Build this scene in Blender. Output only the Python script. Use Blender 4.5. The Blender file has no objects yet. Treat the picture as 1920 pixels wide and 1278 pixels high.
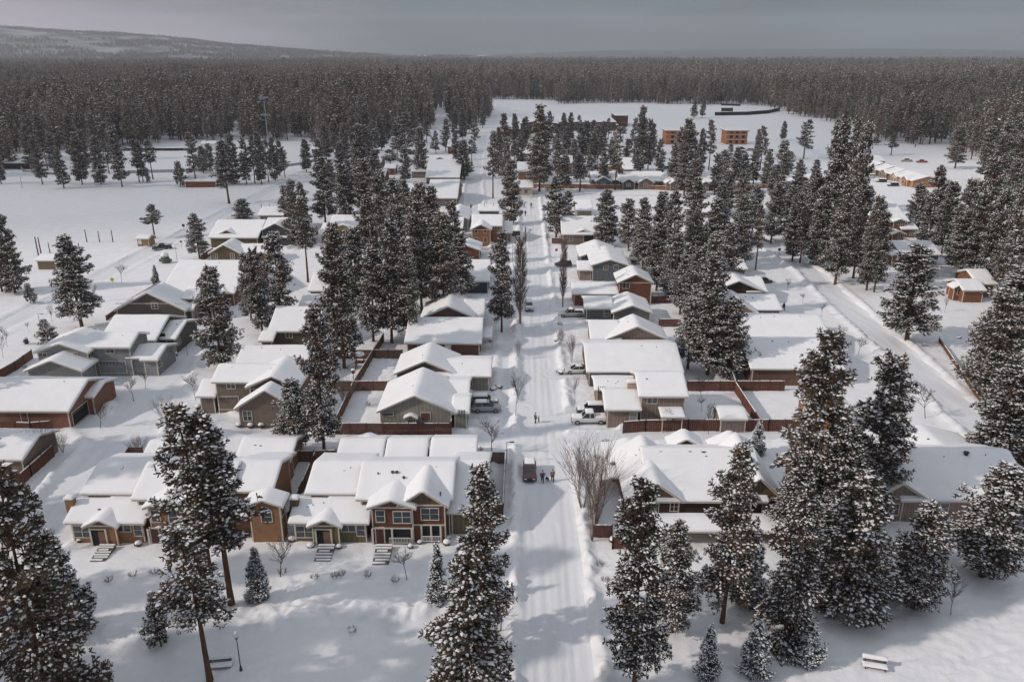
import bpy, bmesh, math, random
import numpy as np
from mathutils import Vector, Matrix
random.seed(7); RNG = np.random.default_rng(11)
SC = bpy.context.scene; COL = SC.collection
R = math.radians
# ------------------------------------------------------------------ camera, world, sun, exposure
CAMH = 55.0; PITCH = R(19.8); FPX = 1495.0
cd = bpy.data.cameras.new('camera'); cam = bpy.data.objects.new('camera', cd); COL.objects.link(cam)
cam.location = (0, 0, CAMH); cam.rotation_euler = (R(90) - PITCH, 0, 0)
cd.sensor_width = 36; cd.lens = 36 * FPX / 1920; cd.clip_start = 1; cd.clip_end = 40000
SC.camera = cam
SUN_EL = R(31); SUN_AZ = R(16)          # light comes from the left, a little behind the camera
sd = Vector((-math.cos(SUN_AZ) * math.cos(SUN_EL), -math.sin(SUN_AZ) * math.cos(SUN_EL), math.sin(SUN_EL)))
sl = bpy.data.lights.new('sun', 'SUN'); sun = bpy.data.objects.new('sun', sl); COL.objects.link(sun)
sl.energy = 2.6; sl.angle = R(1.8); sl.color = (1.0, 0.895, 0.81)
sun.rotation_euler = sd.to_track_quat('Z', 'Y').to_euler(); sun.location = (-200, -60, 150)
W = bpy.data.worlds.new('World'); SC.world = W; W.use_nodes = True
nt = W.node_tree; nt.nodes.clear(); N = nt.nodes.new; L = nt.links.new
out = N('ShaderNodeOutputWorld'); mix = N('ShaderNodeMixShader'); b1 = N('ShaderNodeBackground'); b2 = N('ShaderNodeBackground')
sky = N('ShaderNodeTexSky'); sky.sky_type = 'NISHITA'; sky.sun_disc = False; sky.sun_elevation = SUN_EL
sky.sun_rotation = math.atan2(sd.x, sd.y); L(sky.outputs[0], b1.inputs[0]); b1.inputs[1].default_value = 0.06
tc = N('ShaderNodeTexCoord'); sep = N('ShaderNodeSeparateXYZ'); L(tc.outputs['Generated'], sep.inputs[0])
mp = N('ShaderNodeMapping'); mp.inputs['Scale'].default_value = (2.2, 2.2, 9); L(tc.outputs['Generated'], mp.inputs[0])
no = N('ShaderNodeTexNoise'); no.inputs['Scale'].default_value = 2.6; no.inputs['Detail'].default_value = 4; L(mp.outputs[0], no.inputs[0])
ma = N('ShaderNodeMath'); ma.operation = 'MULTIPLY_ADD'; ma.inputs[1].default_value = 0.13; L(no.outputs[0], ma.inputs[0])
mb = N('ShaderNodeMath'); mb.operation = 'SUBTRACT'; mb.inputs[1].default_value = 0.065; L(ma.outputs[0], mb.inputs[0]); L(sep.outputs[2], ma.inputs[2])
cr = N('ShaderNodeValToRGB'); L(mb.outputs[0], cr.inputs[0])
el = cr.color_ramp.elements
for p, c in ((0.0, (.085, .115, .140)), (.010, (.130, .155, .185)), (.024, (.31, .33, .38)), (.060, (.40, .42, .475)), (.3, (.56, .575, .61)), (1.0, (.70, .74, .82))):
    e = el[0] if p == 0 else (el[1] if p == 1.0 else el.new(p)); e.position = p; e.color = (*c, 1)
# the cloud is rosy towards the left
rm = N('ShaderNodeMapRange'); rm.inputs[1].default_value = -.58; rm.inputs[2].default_value = -.05; rm.inputs[3].default_value = 1; rm.inputs[4].default_value = 0; L(sep.outputs[0], rm.inputs[0])
rm.interpolation_type = 'SMOOTHSTEP'
hz = N('ShaderNodeMapRange'); hz.inputs[1].default_value = 0.0; hz.inputs[2].default_value = .3; hz.inputs[3].default_value = 1; hz.inputs[4].default_value = 0; L(sep.outputs[2], hz.inputs[0])
mm = N('ShaderNodeMath'); mm.operation = 'MULTIPLY'; L(rm.outputs[0], mm.inputs[0]); L(hz.outputs[0], mm.inputs[1])
mc = N('ShaderNodeMix'); mc.data_type = 'RGBA'; L(mm.outputs[0], mc.inputs[0]); L(cr.outputs[0], mc.inputs[6]); mc.inputs[7].default_value = (.50, .43, .50, 1)
mp2 = N('ShaderNodeMapping'); mp2.inputs['Scale'].default_value = (1.6, 1.6, 14); mp2.inputs['Rotation'].default_value = (0, R(4), 0); L(tc.outputs['Generated'], mp2.inputs[0])
n2 = N('ShaderNodeTexNoise'); n2.inputs['Scale'].default_value = 1.9; n2.inputs['Detail'].default_value = 5; n2.inputs['Roughness'].default_value = .55; L(mp2.outputs[0], n2.inputs[0])
r2 = N('ShaderNodeMapRange'); r2.inputs[1].default_value = .32; r2.inputs[2].default_value = .68; r2.inputs[3].default_value = .74; r2.inputs[4].default_value = 1.22; L(n2.outputs[0], r2.inputs[0])
m2 = N('ShaderNodeMix'); m2.data_type = 'RGBA'; m2.blend_type = 'MULTIPLY'; m2.inputs[0].default_value = 1; L(mc.outputs[2], m2.inputs[6]); L(r2.outputs[0], m2.inputs[7]); L(m2.outputs[2], b2.inputs[0]); b2.inputs[1].default_value = 1.0
mix.inputs[0].default_value = 0.86; L(b1.outputs[0], mix.inputs[1]); L(b2.outputs[0], mix.inputs[2]); L(mix.outputs[0], out.inputs[0])
SC.view_settings.view_transform = 'Standard'; SC.view_settings.look = 'None'; SC.view_settings.exposure = 0.0; SC.view_settings.gamma = 1
SC.cycles.max_bounces = 5; SC.cycles.diffuse_bounces = 4; SC.cycles.glossy_bounces = 2; SC.cycles.volume_bounces = 1
SC.cycles.caustics_reflective = False; SC.cycles.caustics_refractive = False; SC.cycles.sample_clamp_indirect = 4
try: SC.cycles.use_denoising = True
except Exception: pass
# ------------------------------------------------------------------ survey of the place: photo points to metres on the ground
CP, SP = math.cos(PITCH), math.sin(PITCH)
def ray(px, py):
    a = (px - 960) / FPX; b = (639 - py) / FPX
    return Vector((a, CP + b * SP, b * CP - SP))
def G(px, py, h=0.0):
    d = ray(px, py); t = (h - CAMH) / d.z
    return (d.x * t, d.y * t)
def zd(Y, h=0): return Y * CP + (CAMH - h) * SP
def topH(Y, py):
    return CAMH - Y * math.tan(PITCH + math.atan((py - 639) / FPX))
# ------------------------------------------------------------------ mesh helpers
def mk(name, V, F, mats, mi=None, parent=None, smooth=False, col=None):
    """V (n,3); F array (m,3|4) or list of tuples"""
    me = bpy.data.meshes.new(name)
    V = np.asarray(V, dtype=np.float32)
    if isinstance(F, np.ndarray):
        k = F.shape[1]; m = F.shape[0]
        me.vertices.add(len(V)); me.vertices.foreach_set('co', V.ravel())
        me.loops.add(m * k); me.loops.foreach_set('vertex_index', F.astype(np.int32).ravel())
        me.polygons.add(m); me.polygons.foreach_set('loop_start', np.arange(0, m * k, k, dtype=np.int32))
        me.update(calc_edges=True)
    else:
        me.from_pydata([tuple(map(float, v)) for v in V], [], F); me.update()
    for x in (mats if isinstance(mats, (list, tuple)) else [mats]): me.materials.append(x)
    if mi is not None: me.polygons.foreach_set('material_index', np.asarray(mi, dtype=np.int32))
    if smooth: me.polygons.foreach_set('use_smooth', np.ones(len(me.polygons), dtype=bool))
    o = bpy.data.objects.new(name, me); COL.objects.link(o)
    if parent is not None: o.parent = parent
    return o
def empty(name, loc, rz=0, parent=None):
    o = bpy.data.objects.new(name, None); COL.objects.link(o); o.location = loc; o.rotation_euler = (0, 0, rz)
    o.empty_display_size = .5
    if parent: o.parent = parent
    return o
def tag(o, label=None, cat=None, group=None, kind=None):
    if label: o['label'] = label
    if cat: o['category'] = cat
    if group: o['group'] = group
    if kind: o['kind'] = kind
    return o
class MB:
    def __init__(s): s.V = []; s.F = []; s.M = []; s.m = 0
    def add(s, vs, fs):
        n = len(s.V); s.V += [tuple(v) for v in vs]; s.F += [tuple(n + i for i in f) for f in fs]; s.M += [s.m] * len(fs); return s
    def box(s, x0, x1, y0, y1, z0, z1):
        return s.add([(x0, y0, z0), (x1, y0, z0), (x1, y1, z0), (x0, y1, z0), (x0, y0, z1), (x1, y0, z1), (x1, y1, z1), (x0, y1, z1)],
                     [(0, 3, 2, 1), (4, 5, 6, 7), (0, 1, 5, 4), (1, 2, 6, 5), (2, 3, 7, 6), (3, 0, 4, 7)])
    def tube(s, pts, rad, n=6, cap=True):
        pts = [Vector(p) for p in pts]; rings = []
        if not isinstance(rad, (list, tuple)): rad = [rad] * len(pts)
        for i, p in enumerate(pts):
            d = (pts[min(i + 1, len(pts) - 1)] - pts[max(i - 1, 0)])
            if d.length < 1e-6: d = Vector((0, 0, 1))
            d.normalize(); a = d.cross(Vector((0, 0, 1)) if abs(d.z) < .9 else Vector((1, 0, 0))).normalized(); b = d.cross(a)
            rings.append([p + (a * math.cos(2 * math.pi * k / n) + b * math.sin(2 * math.pi * k / n)) * rad[i] for k in range(n)])
        vs = [v for r in rings for v in r]; fs = []
        for i in range(len(rings) - 1):
            for k in range(n): fs.append((i * n + k, i * n + (k + 1) % n, (i + 1) * n + (k + 1) % n, (i + 1) * n + k))
        if cap: fs.append(tuple(range(n - 1, -1, -1))); fs.append(tuple((len(rings) - 1) * n + k for k in range(n)))
        return s.add(vs, fs)
    def blob(s, c, r, n=8, k=5, jit=0.12):
        vs = []; c = Vector(c)
        for i in range(k + 1):
            th = math.pi * i / k
            for j in range(n):
                ph = 2 * math.pi * (j + .5 * (i % 2)) / n; q = 1 + random.uniform(-jit, jit)
                vs.append((c.x + r[0] * math.sin(th) * math.cos(ph) * q, c.y + r[1] * math.sin(th) * math.sin(ph) * q, c.z + r[2] * math.cos(th) * q))
        fs = [(i * n + j, (i + 1) * n + j, (i + 1) * n + (j + 1) % n, i * n + (j + 1) % n) for i in range(k) for j in range(n)]
        return s.add(vs, fs)
    def build(s, name, mats, parent=None, smooth=False):
        return mk(name, s.V, s.F, mats, s.M, parent, smooth)
# ------------------------------------------------------------------ materials
def mat(name, col, rough=.8, spec=.3, build=None, metallic=0):
    m = bpy.data.materials.new(name); m.use_nodes = True; t = m.node_tree; b = t.nodes['Principled BSDF']
    b.inputs['Base Color'].default_value = (*col, 1); b.inputs['Roughness'].default_value = rough
    b.inputs['Specular IOR Level'].default_value = spec; b.inputs['Metallic'].default_value = metallic
    if build: build(t, b)
    return m
def noisy(scale=3, amt=.25, coord='Object', bump=0, bscale=None, stretch=None, dist=.05):
    def f(t, b):
        c = t.nodes.new('ShaderNodeTexCoord'); n = t.nodes.new('ShaderNodeTexNoise'); n.inputs['Scale'].default_value = scale; n.inputs['Detail'].default_value = 5
        src = c.outputs[coord]
        if stretch:
            mpn = t.nodes.new('ShaderNodeMapping'); mpn.inputs['Scale'].default_value = stretch; t.links.new(src, mpn.inputs[0]); src = mpn.outputs[0]
        t.links.new(src, n.inputs[0])
        h = t.nodes.new('ShaderNodeMix'); h.data_type = 'RGBA'; h.blend_type = 'MULTIPLY'; h.inputs[0].default_value = 1
        base = b.inputs['Base Color'].default_value[:]; h.inputs[6].default_value = base
        r = t.nodes.new('ShaderNodeMapRange'); r.inputs[1].default_value = .25; r.inputs[2].default_value = .75; r.inputs[3].default_value = 1 - amt; r.inputs[4].default_value = 1 + amt * .4
        t.links.new(n.outputs[0], r.inputs[0]); t.links.new(r.outputs[0], h.inputs[7]); t.links.new(h.outputs[2], b.inputs['Base Color'])
        if bump:
            n2 = t.nodes.new('ShaderNodeTexNoise'); n2.inputs['Scale'].default_value = bscale or scale * 3; n2.inputs['Detail'].default_value = 6
            t.links.new(src, n2.inputs[0]); bb = t.nodes.new('ShaderNodeBump'); bb.inputs['Strength'].default_value = bump; bb.inputs['Distance'].default_value = dist
            t.links.new(n2.outputs[0], bb.inputs['Height']); t.links.new(bb.outputs[0], b.inputs['Normal'])
    return f
def siding(kind):
    """lap boards (horizontal) or board and batten (vertical)"""
    def f(t, b):
        c = t.nodes.new('ShaderNodeTexCoord'); s = t.nodes.new('ShaderNodeSeparateXYZ'); t.links.new(c.outputs['Object'], s.inputs[0])
        base = b.inputs['Base Color'].default_value[:]
        w = t.nodes.new('ShaderNodeMath'); w.operation = 'PINGPONG' if kind == 'batten' else 'MODULO'
        if kind == 'batten':
            ad = t.nodes.new('ShaderNodeMath'); ad.operation = 'ADD'; t.links.new(s.outputs[0], ad.inputs[0]); t.links.new(s.outputs[1], ad.inputs[1])
            w.inputs[1].default_value = .3; t.links.new(ad.outputs[0], w.inputs[0])
            g = t.nodes.new('ShaderNodeMath'); g.operation = 'LESS_THAN'; g.inputs[1].default_value = .05
        else:
            ad = t.nodes.new('ShaderNodeMath'); ad.operation = 'ADD'; ad.inputs[1].default_value = 10; t.links.new(s.outputs[2], ad.inputs[0])
            w.inputs[1].default_value = .22; t.links.new(ad.outputs[0], w.inputs[0])
            g = t.nodes.new('ShaderNodeMath'); g.operation = 'LESS_THAN'; g.inputs[1].default_value = .035
        t.links.new(w.outputs[0], g.inputs[0])
        n = t.nodes.new('ShaderNodeTexNoise'); n.inputs['Scale'].default_value = 1.1; n.inputs['Detail'].default_value = 6; t.links.new(c.outputs['Object'], n.inputs[0])
        r = t.nodes.new('ShaderNodeMapRange'); r.inputs[1].default_value = .3; r.inputs[2].default_value = .7; r.inputs[3].default_value = .82; r.inputs[4].default_value = 1.08
        t.links.new(n.outputs[0], r.inputs[0])
        h = t.nodes.new('ShaderNodeMix'); h.data_type = 'RGBA'; h.blend_type = 'MULTIPLY'; h.inputs[0].default_value = 1; h.inputs[6].default_value = base; t.links.new(r.outputs[0], h.inputs[7])
        k = t.nodes.new('ShaderNodeMix'); k.data_type = 'RGBA'; t.links.new(g.outputs[0], k.inputs[0]); t.links.new(h.outputs[2], k.inputs[6])
        q = 1.25 if kind == 'batten' else .62
        k.inputs[7].default_value = (min(1, base[0] * q), min(1, base[1] * q), min(1, base[2] * q), 1)
        t.links.new(k.outputs[2], b.inputs['Base Color'])
        bb = t.nodes.new('ShaderNodeBump'); bb.inputs['Strength'].default_value = .6; bb.inputs['Distance'].default_value = .03 if kind == 'batten' else -.02
        t.links.new(g.outputs[0], bb.inputs['Height']); t.links.new(bb.outputs[0], b.inputs['Normal'])
    return f
def foliage(t, b):
    oi = t.nodes.new('ShaderNodeObjectInfo'); c = t.nodes.new('ShaderNodeTexCoord'); n = t.nodes.new('ShaderNodeTexNoise'); n.inputs['Scale'].default_value = .55; n.inputs['Detail'].default_value = 4
    t.links.new(c.outputs['Object'], n.inputs[0]); r = t.nodes.new('ShaderNodeValToRGB'); r.color_ramp.elements[0].position = .33; r.color_ramp.elements[1].position = .68
    base = b.inputs['Base Color'].default_value[:]
    r.color_ramp.elements[0].color = (base[0] * .62, base[1] * .72, base[2] * .8, 1); r.color_ramp.elements[1].color = (base[0] * 1.5, base[1] * 1.25, base[2] * 1.05, 1)
    t.links.new(n.outputs[0], r.inputs[0])
    hsv = t.nodes.new('ShaderNodeHueSaturation'); mr = t.nodes.new('ShaderNodeMapRange'); mr.inputs[3].default_value = .7; mr.inputs[4].default_value = 1.35
    t.links.new(oi.outputs['Random'], mr.inputs[0]); t.links.new(mr.outputs[0], hsv.inputs['Value']); t.links.new(r.outputs[0], hsv.inputs['Color'])
    t.links.new(hsv.outputs[0], b.inputs['Base Color'])
    tr = t.nodes.new('ShaderNodeBsdfTranslucent'); mx = t.nodes.new('ShaderNodeMixShader'); mx.inputs[0].default_value = .38
    t.links.new(hsv.outputs[0], tr.inputs[0]); t.links.new(b.outputs[0], mx.inputs[1]); t.links.new(tr.outputs[0], mx.inputs[2]); t.links.new(mx.outputs[0], t.nodes['Material Output'].inputs[0])
M = {}
M['snow'] = mat('snow', (.80, .80, .815), .65, .25, noisy(.35, .06, 'Object', .35, 2.2, dist=.12))
M['roofsnow'] = mat('roof snow', (.84, .84, .85), .6, .25, noisy(.5, .05, 'Object', .22, 1.3, dist=.10))
M['treesnow'] = mat('tree snow', (.80, .80, .82), .75, .1)
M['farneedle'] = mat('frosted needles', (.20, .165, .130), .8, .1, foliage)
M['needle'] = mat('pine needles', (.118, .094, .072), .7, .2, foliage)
M['bneedle'] = mat('blue spruce needles', (.11, .13, .13), .7, .2, foliage)
M['bark'] = mat('pine bark', (.145, .078, .052), .9, .1, noisy(1.5, .5, 'Object', .8, 6, (1, 1, .25)))
M['darkbark'] = mat('grey bark', (.085, .068, .060), .9, .1, noisy(2, .4))
M['twig'] = mat('red brown twigs', (.19, .135, .118), .9, .1, noisy(2, .3))
M['trim'] = mat('cream trim', (.62, .56, .48), .6, .3, noisy(2, .12))
M['white'] = mat('white trim', (.72, .71, .68), .55, .3, noisy(2, .1))
M['glass'] = mat('window glass', (.035, .045, .055), .08, .8)
M['dark'] = mat('dark opening', (.02, .02, .022), .8, .2, noisy(1, .2))  # near black: painted-in shade of porches and openings, also plain dark things
M['metal'] = mat('black metal', (.035, .036, .04), .45, .5, noisy(4, .3))
M['galv'] = mat('galvanised metal', (.42, .43, .45), .45, .5, noisy(3, .2), .3)
M['fence'] = mat('stained cedar boards', (.145, .062, .044), .8, .2, noisy(1.2, .4, 'Object', .5, 5, (6, 6, .3)))
M['woodfence'] = mat('brown fence boards', (.17, .085, .055), .85, .2, noisy(1.2, .4, 'Object', .5, 5, (6, 6, .3)))
M['ply'] = mat('bare plywood', (.42, .195, .105), .8, .2, noisy(.8, .3, 'Object', 0, None, (1, 1, 2)))
M['brick'] = mat('reddish stucco', (.235, .115, .082), .85, .2, noisy(1.4, .2))
M['stone'] = mat('grey stone', (.30, .28, .26), .9, .2, noisy(2, .3, 'Object', .6, 3))
M['tyre'] = mat('tyre rubber', (.02, .02, .02), .85, .2, noisy(9, .2))
M['rim'] = mat('alloy', (.35, .35, .36), .35, .5, noisy(8, .2), .8)
M['carglass'] = mat('car glass', (.015, .018, .022), .06, .8)
M['lampglass'] = mat('frosted lamp glass', (.7, .7, .68), .3, .5)
M['headlight'] = mat('headlight glass', (.75, .75, .75), .1, .8)
M['tail'] = mat('tail lamp', (.35, .02, .02), .2, .6)
M['skin'] = mat('skin', (.52, .33, .25), .6, .3, noisy(20, .1))
def sid(name, c, kind='lap'):
    k = 'sid_' + name
    if k not in M: M[k] = mat(name + ' siding', c, .75, .25, siding(kind))
    return M[k]
def plain(name, c, rough=.7):
    k = 'p_' + name
    if k not in M: M[k] = mat(name, c, rough, .3, noisy(3, .12))
    return M[k]
def paint(name, c):
    k = 'c_' + name
    if k not in M:
        M[k] = mat(name + ' car paint', c, .28, .5, noisy(1.5, .15)); M[k].node_tree.nodes['Principled BSDF'].inputs['Coat Weight'].default_value = .6
    return M[k]
# ------------------------------------------------------------------ ground, streets, banks
def P(*pts): return [G(x, y) for x, y in pts]
def slow(x, y, s=1.0):   # cheap smooth noise from sines
    return (np.sin(x * .31 * s + 1.3 * np.sin(y * .17 * s)) + np.sin(y * .27 * s + 1.7 * np.sin(x * .21 * s + 2)) + .6 * np.sin(x * .83 * s + y * .57 * s) + .5 * np.sin(y * 1.1 * s - x * .9 * s + 1)) / 3.1
def hashn(ix, iy):
    h = (ix.astype(np.int64) * 73856093) ^ (iy.astype(np.int64) * 19349663); h = (h ^ (h >> 13)) * 1274126177 & 0x7fffffff
    return (h % 10007) / 10007.0
def vnoise(x, y):
    ix = np.floor(x); iy = np.floor(y); fx = x - ix; fy = y - iy; fx = fx * fx * (3 - 2 * fx); fy = fy * fy * (3 - 2 * fy)
    a = hashn(ix, iy); b = hashn(ix + 1, iy); c = hashn(ix, iy + 1); d = hashn(ix + 1, iy + 1)
    return (a * (1 - fx) + b * fx) * (1 - fy) + (c * (1 - fx) + d * fx) * fy
def segdist(x, y, pts):
    best = np.full(x.shape, 1e9); sgn = np.zeros(x.shape)
    for (x0, y0), (x1, y1) in zip(pts[:-1], pts[1:]):
        dx, dy = x1 - x0, y1 - y0; l2 = dx * dx + dy * dy
        t = np.clip(((x - x0) * dx + (y - y0) * dy) / l2, 0, 1); ex = x - x0 - t * dx; ey = y - y0 - t * dy
        d = np.hypot(ex, ey); s = (dx * ey - dy * ex) > 0
        m = d < best; best = np.where(m, d, best); sgn = np.where(m, np.where(s, 1.0, -1.0), sgn)
    return best, sgn
def street_pts():
    return [(.5 * ((.2 + .0125 * Y) + (7.2 + .0085 * Y)), Y) for Y in (20, 60, 100, 160, 240, 330, 420)]
ROADS = [  # name, centre line, half width, berm height, label
    ('street', street_pts(), 3.45, .62, None),
    ('road', P((1990, 925), (1880, 832), (1800, 765), (1700, 672), (1600, 585), (1520, 510), (1462, 470), (1380, 425)), 3.0, .75, None),
    ('road', P((-60, 645), (0, 612), (170, 528), (330, 446), (470, 375), (640, 290), (760, 240)), 3.0, .4, None),
    ('road', P((60, 1010), (150, 925), (215, 850), (265, 770), (300, 705), (335, 650), (360, 600)), 4.6, .7, None),
    ('path', [( -1.0 - .002 * Y, Y) for Y in (20, 100, 180, 260)], .75, .28, None),
    ('road', P((560, 823), (760, 822), (965, 822)), 2.0, .35, None),
    ('road', P((1075, 822), (1250, 812), (1500, 812)), 1.9, .45, None),
    ('road', P((960, 452), (800, 455), (560, 465)), 3.0, .5, None),
    ('road', P((905, 520), (890, 430), (888, 350), (893, 300), (905, 255)), 3.2, .45, None),
    ('road', P((1020, 366), (1250, 366), (1560, 360)), 3.4, .35, None),
    ('road', P((1460, 470), (1600, 452), (1780, 452)), 3, .4, None),
    ('path', P((740, 1180), (860, 1160), (960, 1150)), 1.0, .2, None),
    ('path', P((300, 730), (420, 790), (520, 810)), 2.2, .3, None),
    ('path', P((975, 765), (880, 772)), 2.6, .3, None), ('path', P((1050, 790), (1130, 790)), 3.2, .5, None),
    ('path', P((1035, 700), (1110, 700)), 2.6, .5, None), ('path', P((1030, 588), (1105, 590)), 2.6, .4, None),
    ('path', P((1020, 497), (1085, 500)), 2.6, .4, None), ('path', P((970, 645), (915, 655)), 2.2, .3, None),
    ('path', P((195, 812), (150, 770)), 2.5, .5, None), ('path', P((230, 735), (215, 705)), 4.0, .3, None),
    ('road', P((1480, 262), (1560, 300), (1640, 340), (1760, 345)), 3, .5, None),
]
def height(x, y):
    z = .16 * slow(x, y, .35) + .05 * slow(x, y, 1.5)
    z = z + .10 * (vnoise(x * .8, y * .8) - .5) + .05 * (vnoise(x * 2.3 + 7, y * 2.3) - .5)
    lump = vnoise(x * 1.15 + 31, y * 1.15) * .6 + vnoise(x * 2.6, y * 2.6 + 11) * .4
    # old ploughed bank across the park lawn in front
    cx0, cy0 = G(760, 1150); bank = np.exp(-((y - (cy0 - .012 * (x - cx0) ** 2 * .25)) / 2.3) ** 2) * (np.abs(x - cx0 + 14) < 26) * (x < -3)
    z = z + bank * (.25 + .75 * lump)
    tr = np.clip(vnoise(x * .09 + 3, y * .07 + 8) * 2.2 - .8, 0, 1) * (np.abs(x) < 90)
    z = z + tr * (.16 * (vnoise(x * 1.5, y * 1.7) - .5) + .10 * (vnoise(x * 3.1, y * 3.3) - .5))
    # foot trails: wandering lines of pits
    for i, (ax, ay, bx_, by_) in enumerate(((-42, 70, -6, 75), (-30, 62, -8, 68), (-60, 100, -44, 84), (14, 66, 44, 70), (20, 60, 40, 64), (-118, 160, -70, 215), (-150, 230, -90, 300), (60, 100, 90, 150), (34, 58, 62, 66), (-26, 80, -24, 66), (-13, 80, -9, 62))):
        Ln = math.hypot(bx_ - ax, by_ - ay); ux, uy = (bx_ - ax) / Ln, (by_ - ay) / Ln
        s_ = (x - ax) * ux + (y - ay) * uy; w_ = -(x - ax) * uy + (y - ay) * ux + 1.4 * np.sin(s_ * .22 + i)
        z = z - .17 * np.exp(-(w_ / .28) ** 2) * (.45 + .55 * (np.sin(s_ * 8.5 + 1.5 * np.sign(w_)) > 0)) * ((s_ > 0) & (s_ < Ln))
    mask = np.zeros(x.shape)
    for name, pts, hw, bh, _ in ROADS:
        d, s = segdist(x, y, pts)
        e = d - hw + .35 * (vnoise(x * .35, y * .35) - .5) * min(1, hw / 3)
        inside = 1 / (1 + np.exp(np.clip(e * 5, -30, 30)))
        berm = np.exp(-((e - .85) / .75) ** 2) * bh * (.15 + 1.25 * lump) * (.5 + .9 * vnoise(x * .16 + 5, y * .16))
        berm = berm * (1 - np.clip(mask, 0, 1))
        rut = np.zeros(x.shape)
        for o, w, dd in ((.85, .28, .06), (1.9, .25, .05), (-.7, .25, .05), (-1.8, .3, .06), (2.6, .2, .04), (.2, .2, .03)):
            if abs(o) < hw - .3:
                rut = rut - dd * np.exp(-(((d * s) - o - .25 * np.sin(y * .07 + o)) / w) ** 2) * (vnoise(x * .2, y * .11 + o) > .3)
        flat = -.16 + 1.5 * rut + .03 * (vnoise(x * 3, y * 3) - .5) + .04 * slow(x, y, .5)
        if hw < 1.2: flat = -.1 + .03 * (vnoise(x * 3, y * 3) - .5)
        z = z * (1 - inside) + flat * inside + berm * (1 - inside)
        if name == 'street' or name == 'road' or name == 'path': mask = np.maximum(mask, inside)
    return z
def build_ground():
    ys = [18.0]
    while ys[-1] < 420: ys.append(ys[-1] + max(.27, .0033 * ys[-1]))
    while ys[-1] < 30000: ys.append(ys[-1] + .05 * ys[-1])
    xs = [0.0]
    while xs[-1] < 25: xs.append(xs[-1] + .27)
    while xs[-1] < 250: xs.append(xs[-1] + max(.27, .0095 * xs[-1]))
    while xs[-1] < 30000: xs.append(xs[-1] + .12 * xs[-1])
    xs = np.array([-v for v in xs[:0:-1]] + xs) + 4.0; ys = np.array([-60, -20, 0, 10] + ys)
    X, Y = np.meshgrid(xs, ys); Z = height(X, Y)
    fade = np.clip((600 - Y) / 200, 0, 1) * np.clip((400 - np.abs(X)) / 100, 0, 1); Z = Z * fade
    ny, nx = X.shape
    V = np.stack([X, Y, Z], -1).reshape(-1, 3)
    I = np.arange(nx * ny).reshape(ny, nx)
    F = np.stack([I[:-1, :-1], I[:-1, 1:], I[1:, 1:], I[1:, :-1]], -1).reshape(-1, 4)
    cx = .25 * (X[:-1, :-1] + X[1:, 1:] + X[:-1, 1:] + X[1:, :-1]); cy = .25 * (Y[:-1, :-1] + Y[1:, 1:] + Y[:-1, 1:] + Y[1:, :-1])
    which = np.zeros(cx.shape, int)
    for i, (name, pts, hw, bh, _) in enumerate(ROADS):
        d, s = segdist(cx, cy, pts); which = np.where((which == 0) & (d < hw), i + 1, which)
    which = which.ravel()
    labels = ['open snow covered ground around houses and park']
    M['roadsnow'] = mat('packed road snow', (.74, .75, .775), .55, .3, noisy(.25, .10, 'Object', .35, 5, (3, .35, 1), .05))
    names = {0: ('ground', M['snow'])}
    groups = {'ground': [0], 'street': [1]}
    for i, r in enumerate(ROADS):
        if i: groups.setdefault('%s%d' % (r[0], i), [i + 1])
    for k, ids in groups.items():
        f = F[np.isin(which, ids)]
        if not len(f): continue
        u, inv = np.unique(f.ravel(), return_inverse=True)
        nm = k.rstrip('0123456789')
        o = mk(nm, V[u], inv.reshape(-1, 4), M['snow'] if nm == 'ground' else M['roadsnow'], smooth=True)
        tag(o, kind='structure')
build_ground()
# ------------------------------------------------------------------ houses
def lin(a, b, step, edge=(.0, .03, .09, .2)):
    n = max(2, int((b - a - 2 * edge[-1]) / step) + 1)
    mid = list(np.linspace(a + edge[-1], b - edge[-1], n + 1))
    return [a + e for e in edge[:-1]] + mid + [b - e for e in edge[:-1]][::-1]
def snowgrid(along, across, zf, d_edge, T, swap, off, seed=0):
    """roof snow: a swelling sheet over the roof, rounded at the eaves"""
    U, Vv = np.meshgrid(along, across)
    L0, L1 = along[0], along[-1]; W0, W1 = across[0], across[-1]
    d = np.minimum(np.minimum(U - L0, L1 - U), np.minimum(Vv - W0, W1 - Vv))
    q = np.clip(d / .2, 0, 1); th = T * np.sqrt(np.clip(1 - (1 - q) ** 2, 0, 1))
    th = th * (1 + .22 * slow(U * 1.1 + seed * 3.1, Vv * 1.1 + seed)) + .05 * q * (vnoise(U * 1.6 + seed, Vv * 1.6) - .5)
    Z = zf(U, Vv) + th
    # lower edges bulge out a little
    cu, cv = .5 * (L0 + L1), .5 * (W0 + W1)
    b = np.clip(1 - np.abs(d - .05) / .15, 0, 1) * .07
    U2 = U + np.where(np.abs(U - L0) < .2, -b, 0) + np.where(np.abs(U - L1) < .2, b, 0)
    V2 = Vv + np.where(np.abs(Vv - W0) < .2, -b, 0) + np.where(np.abs(Vv - W1) < .2, b, 0)
    Z = np.where(d <= 0, zf(U, Vv) + .012, Z)
    P3 = np.stack([U2, V2, Z] if not swap else [V2, U2, Z], -1).reshape(-1, 3)
    n, m = U.shape; I = np.arange(n * m).reshape(n, m)
    F = np.stack([I[:-1, :-1], I[:-1, 1:], I[1:, 1:], I[1:, :-1]], -1).reshape(-1, 4)
    if swap: F = F[:, ::-1]
    return P3, F.copy()
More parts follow.
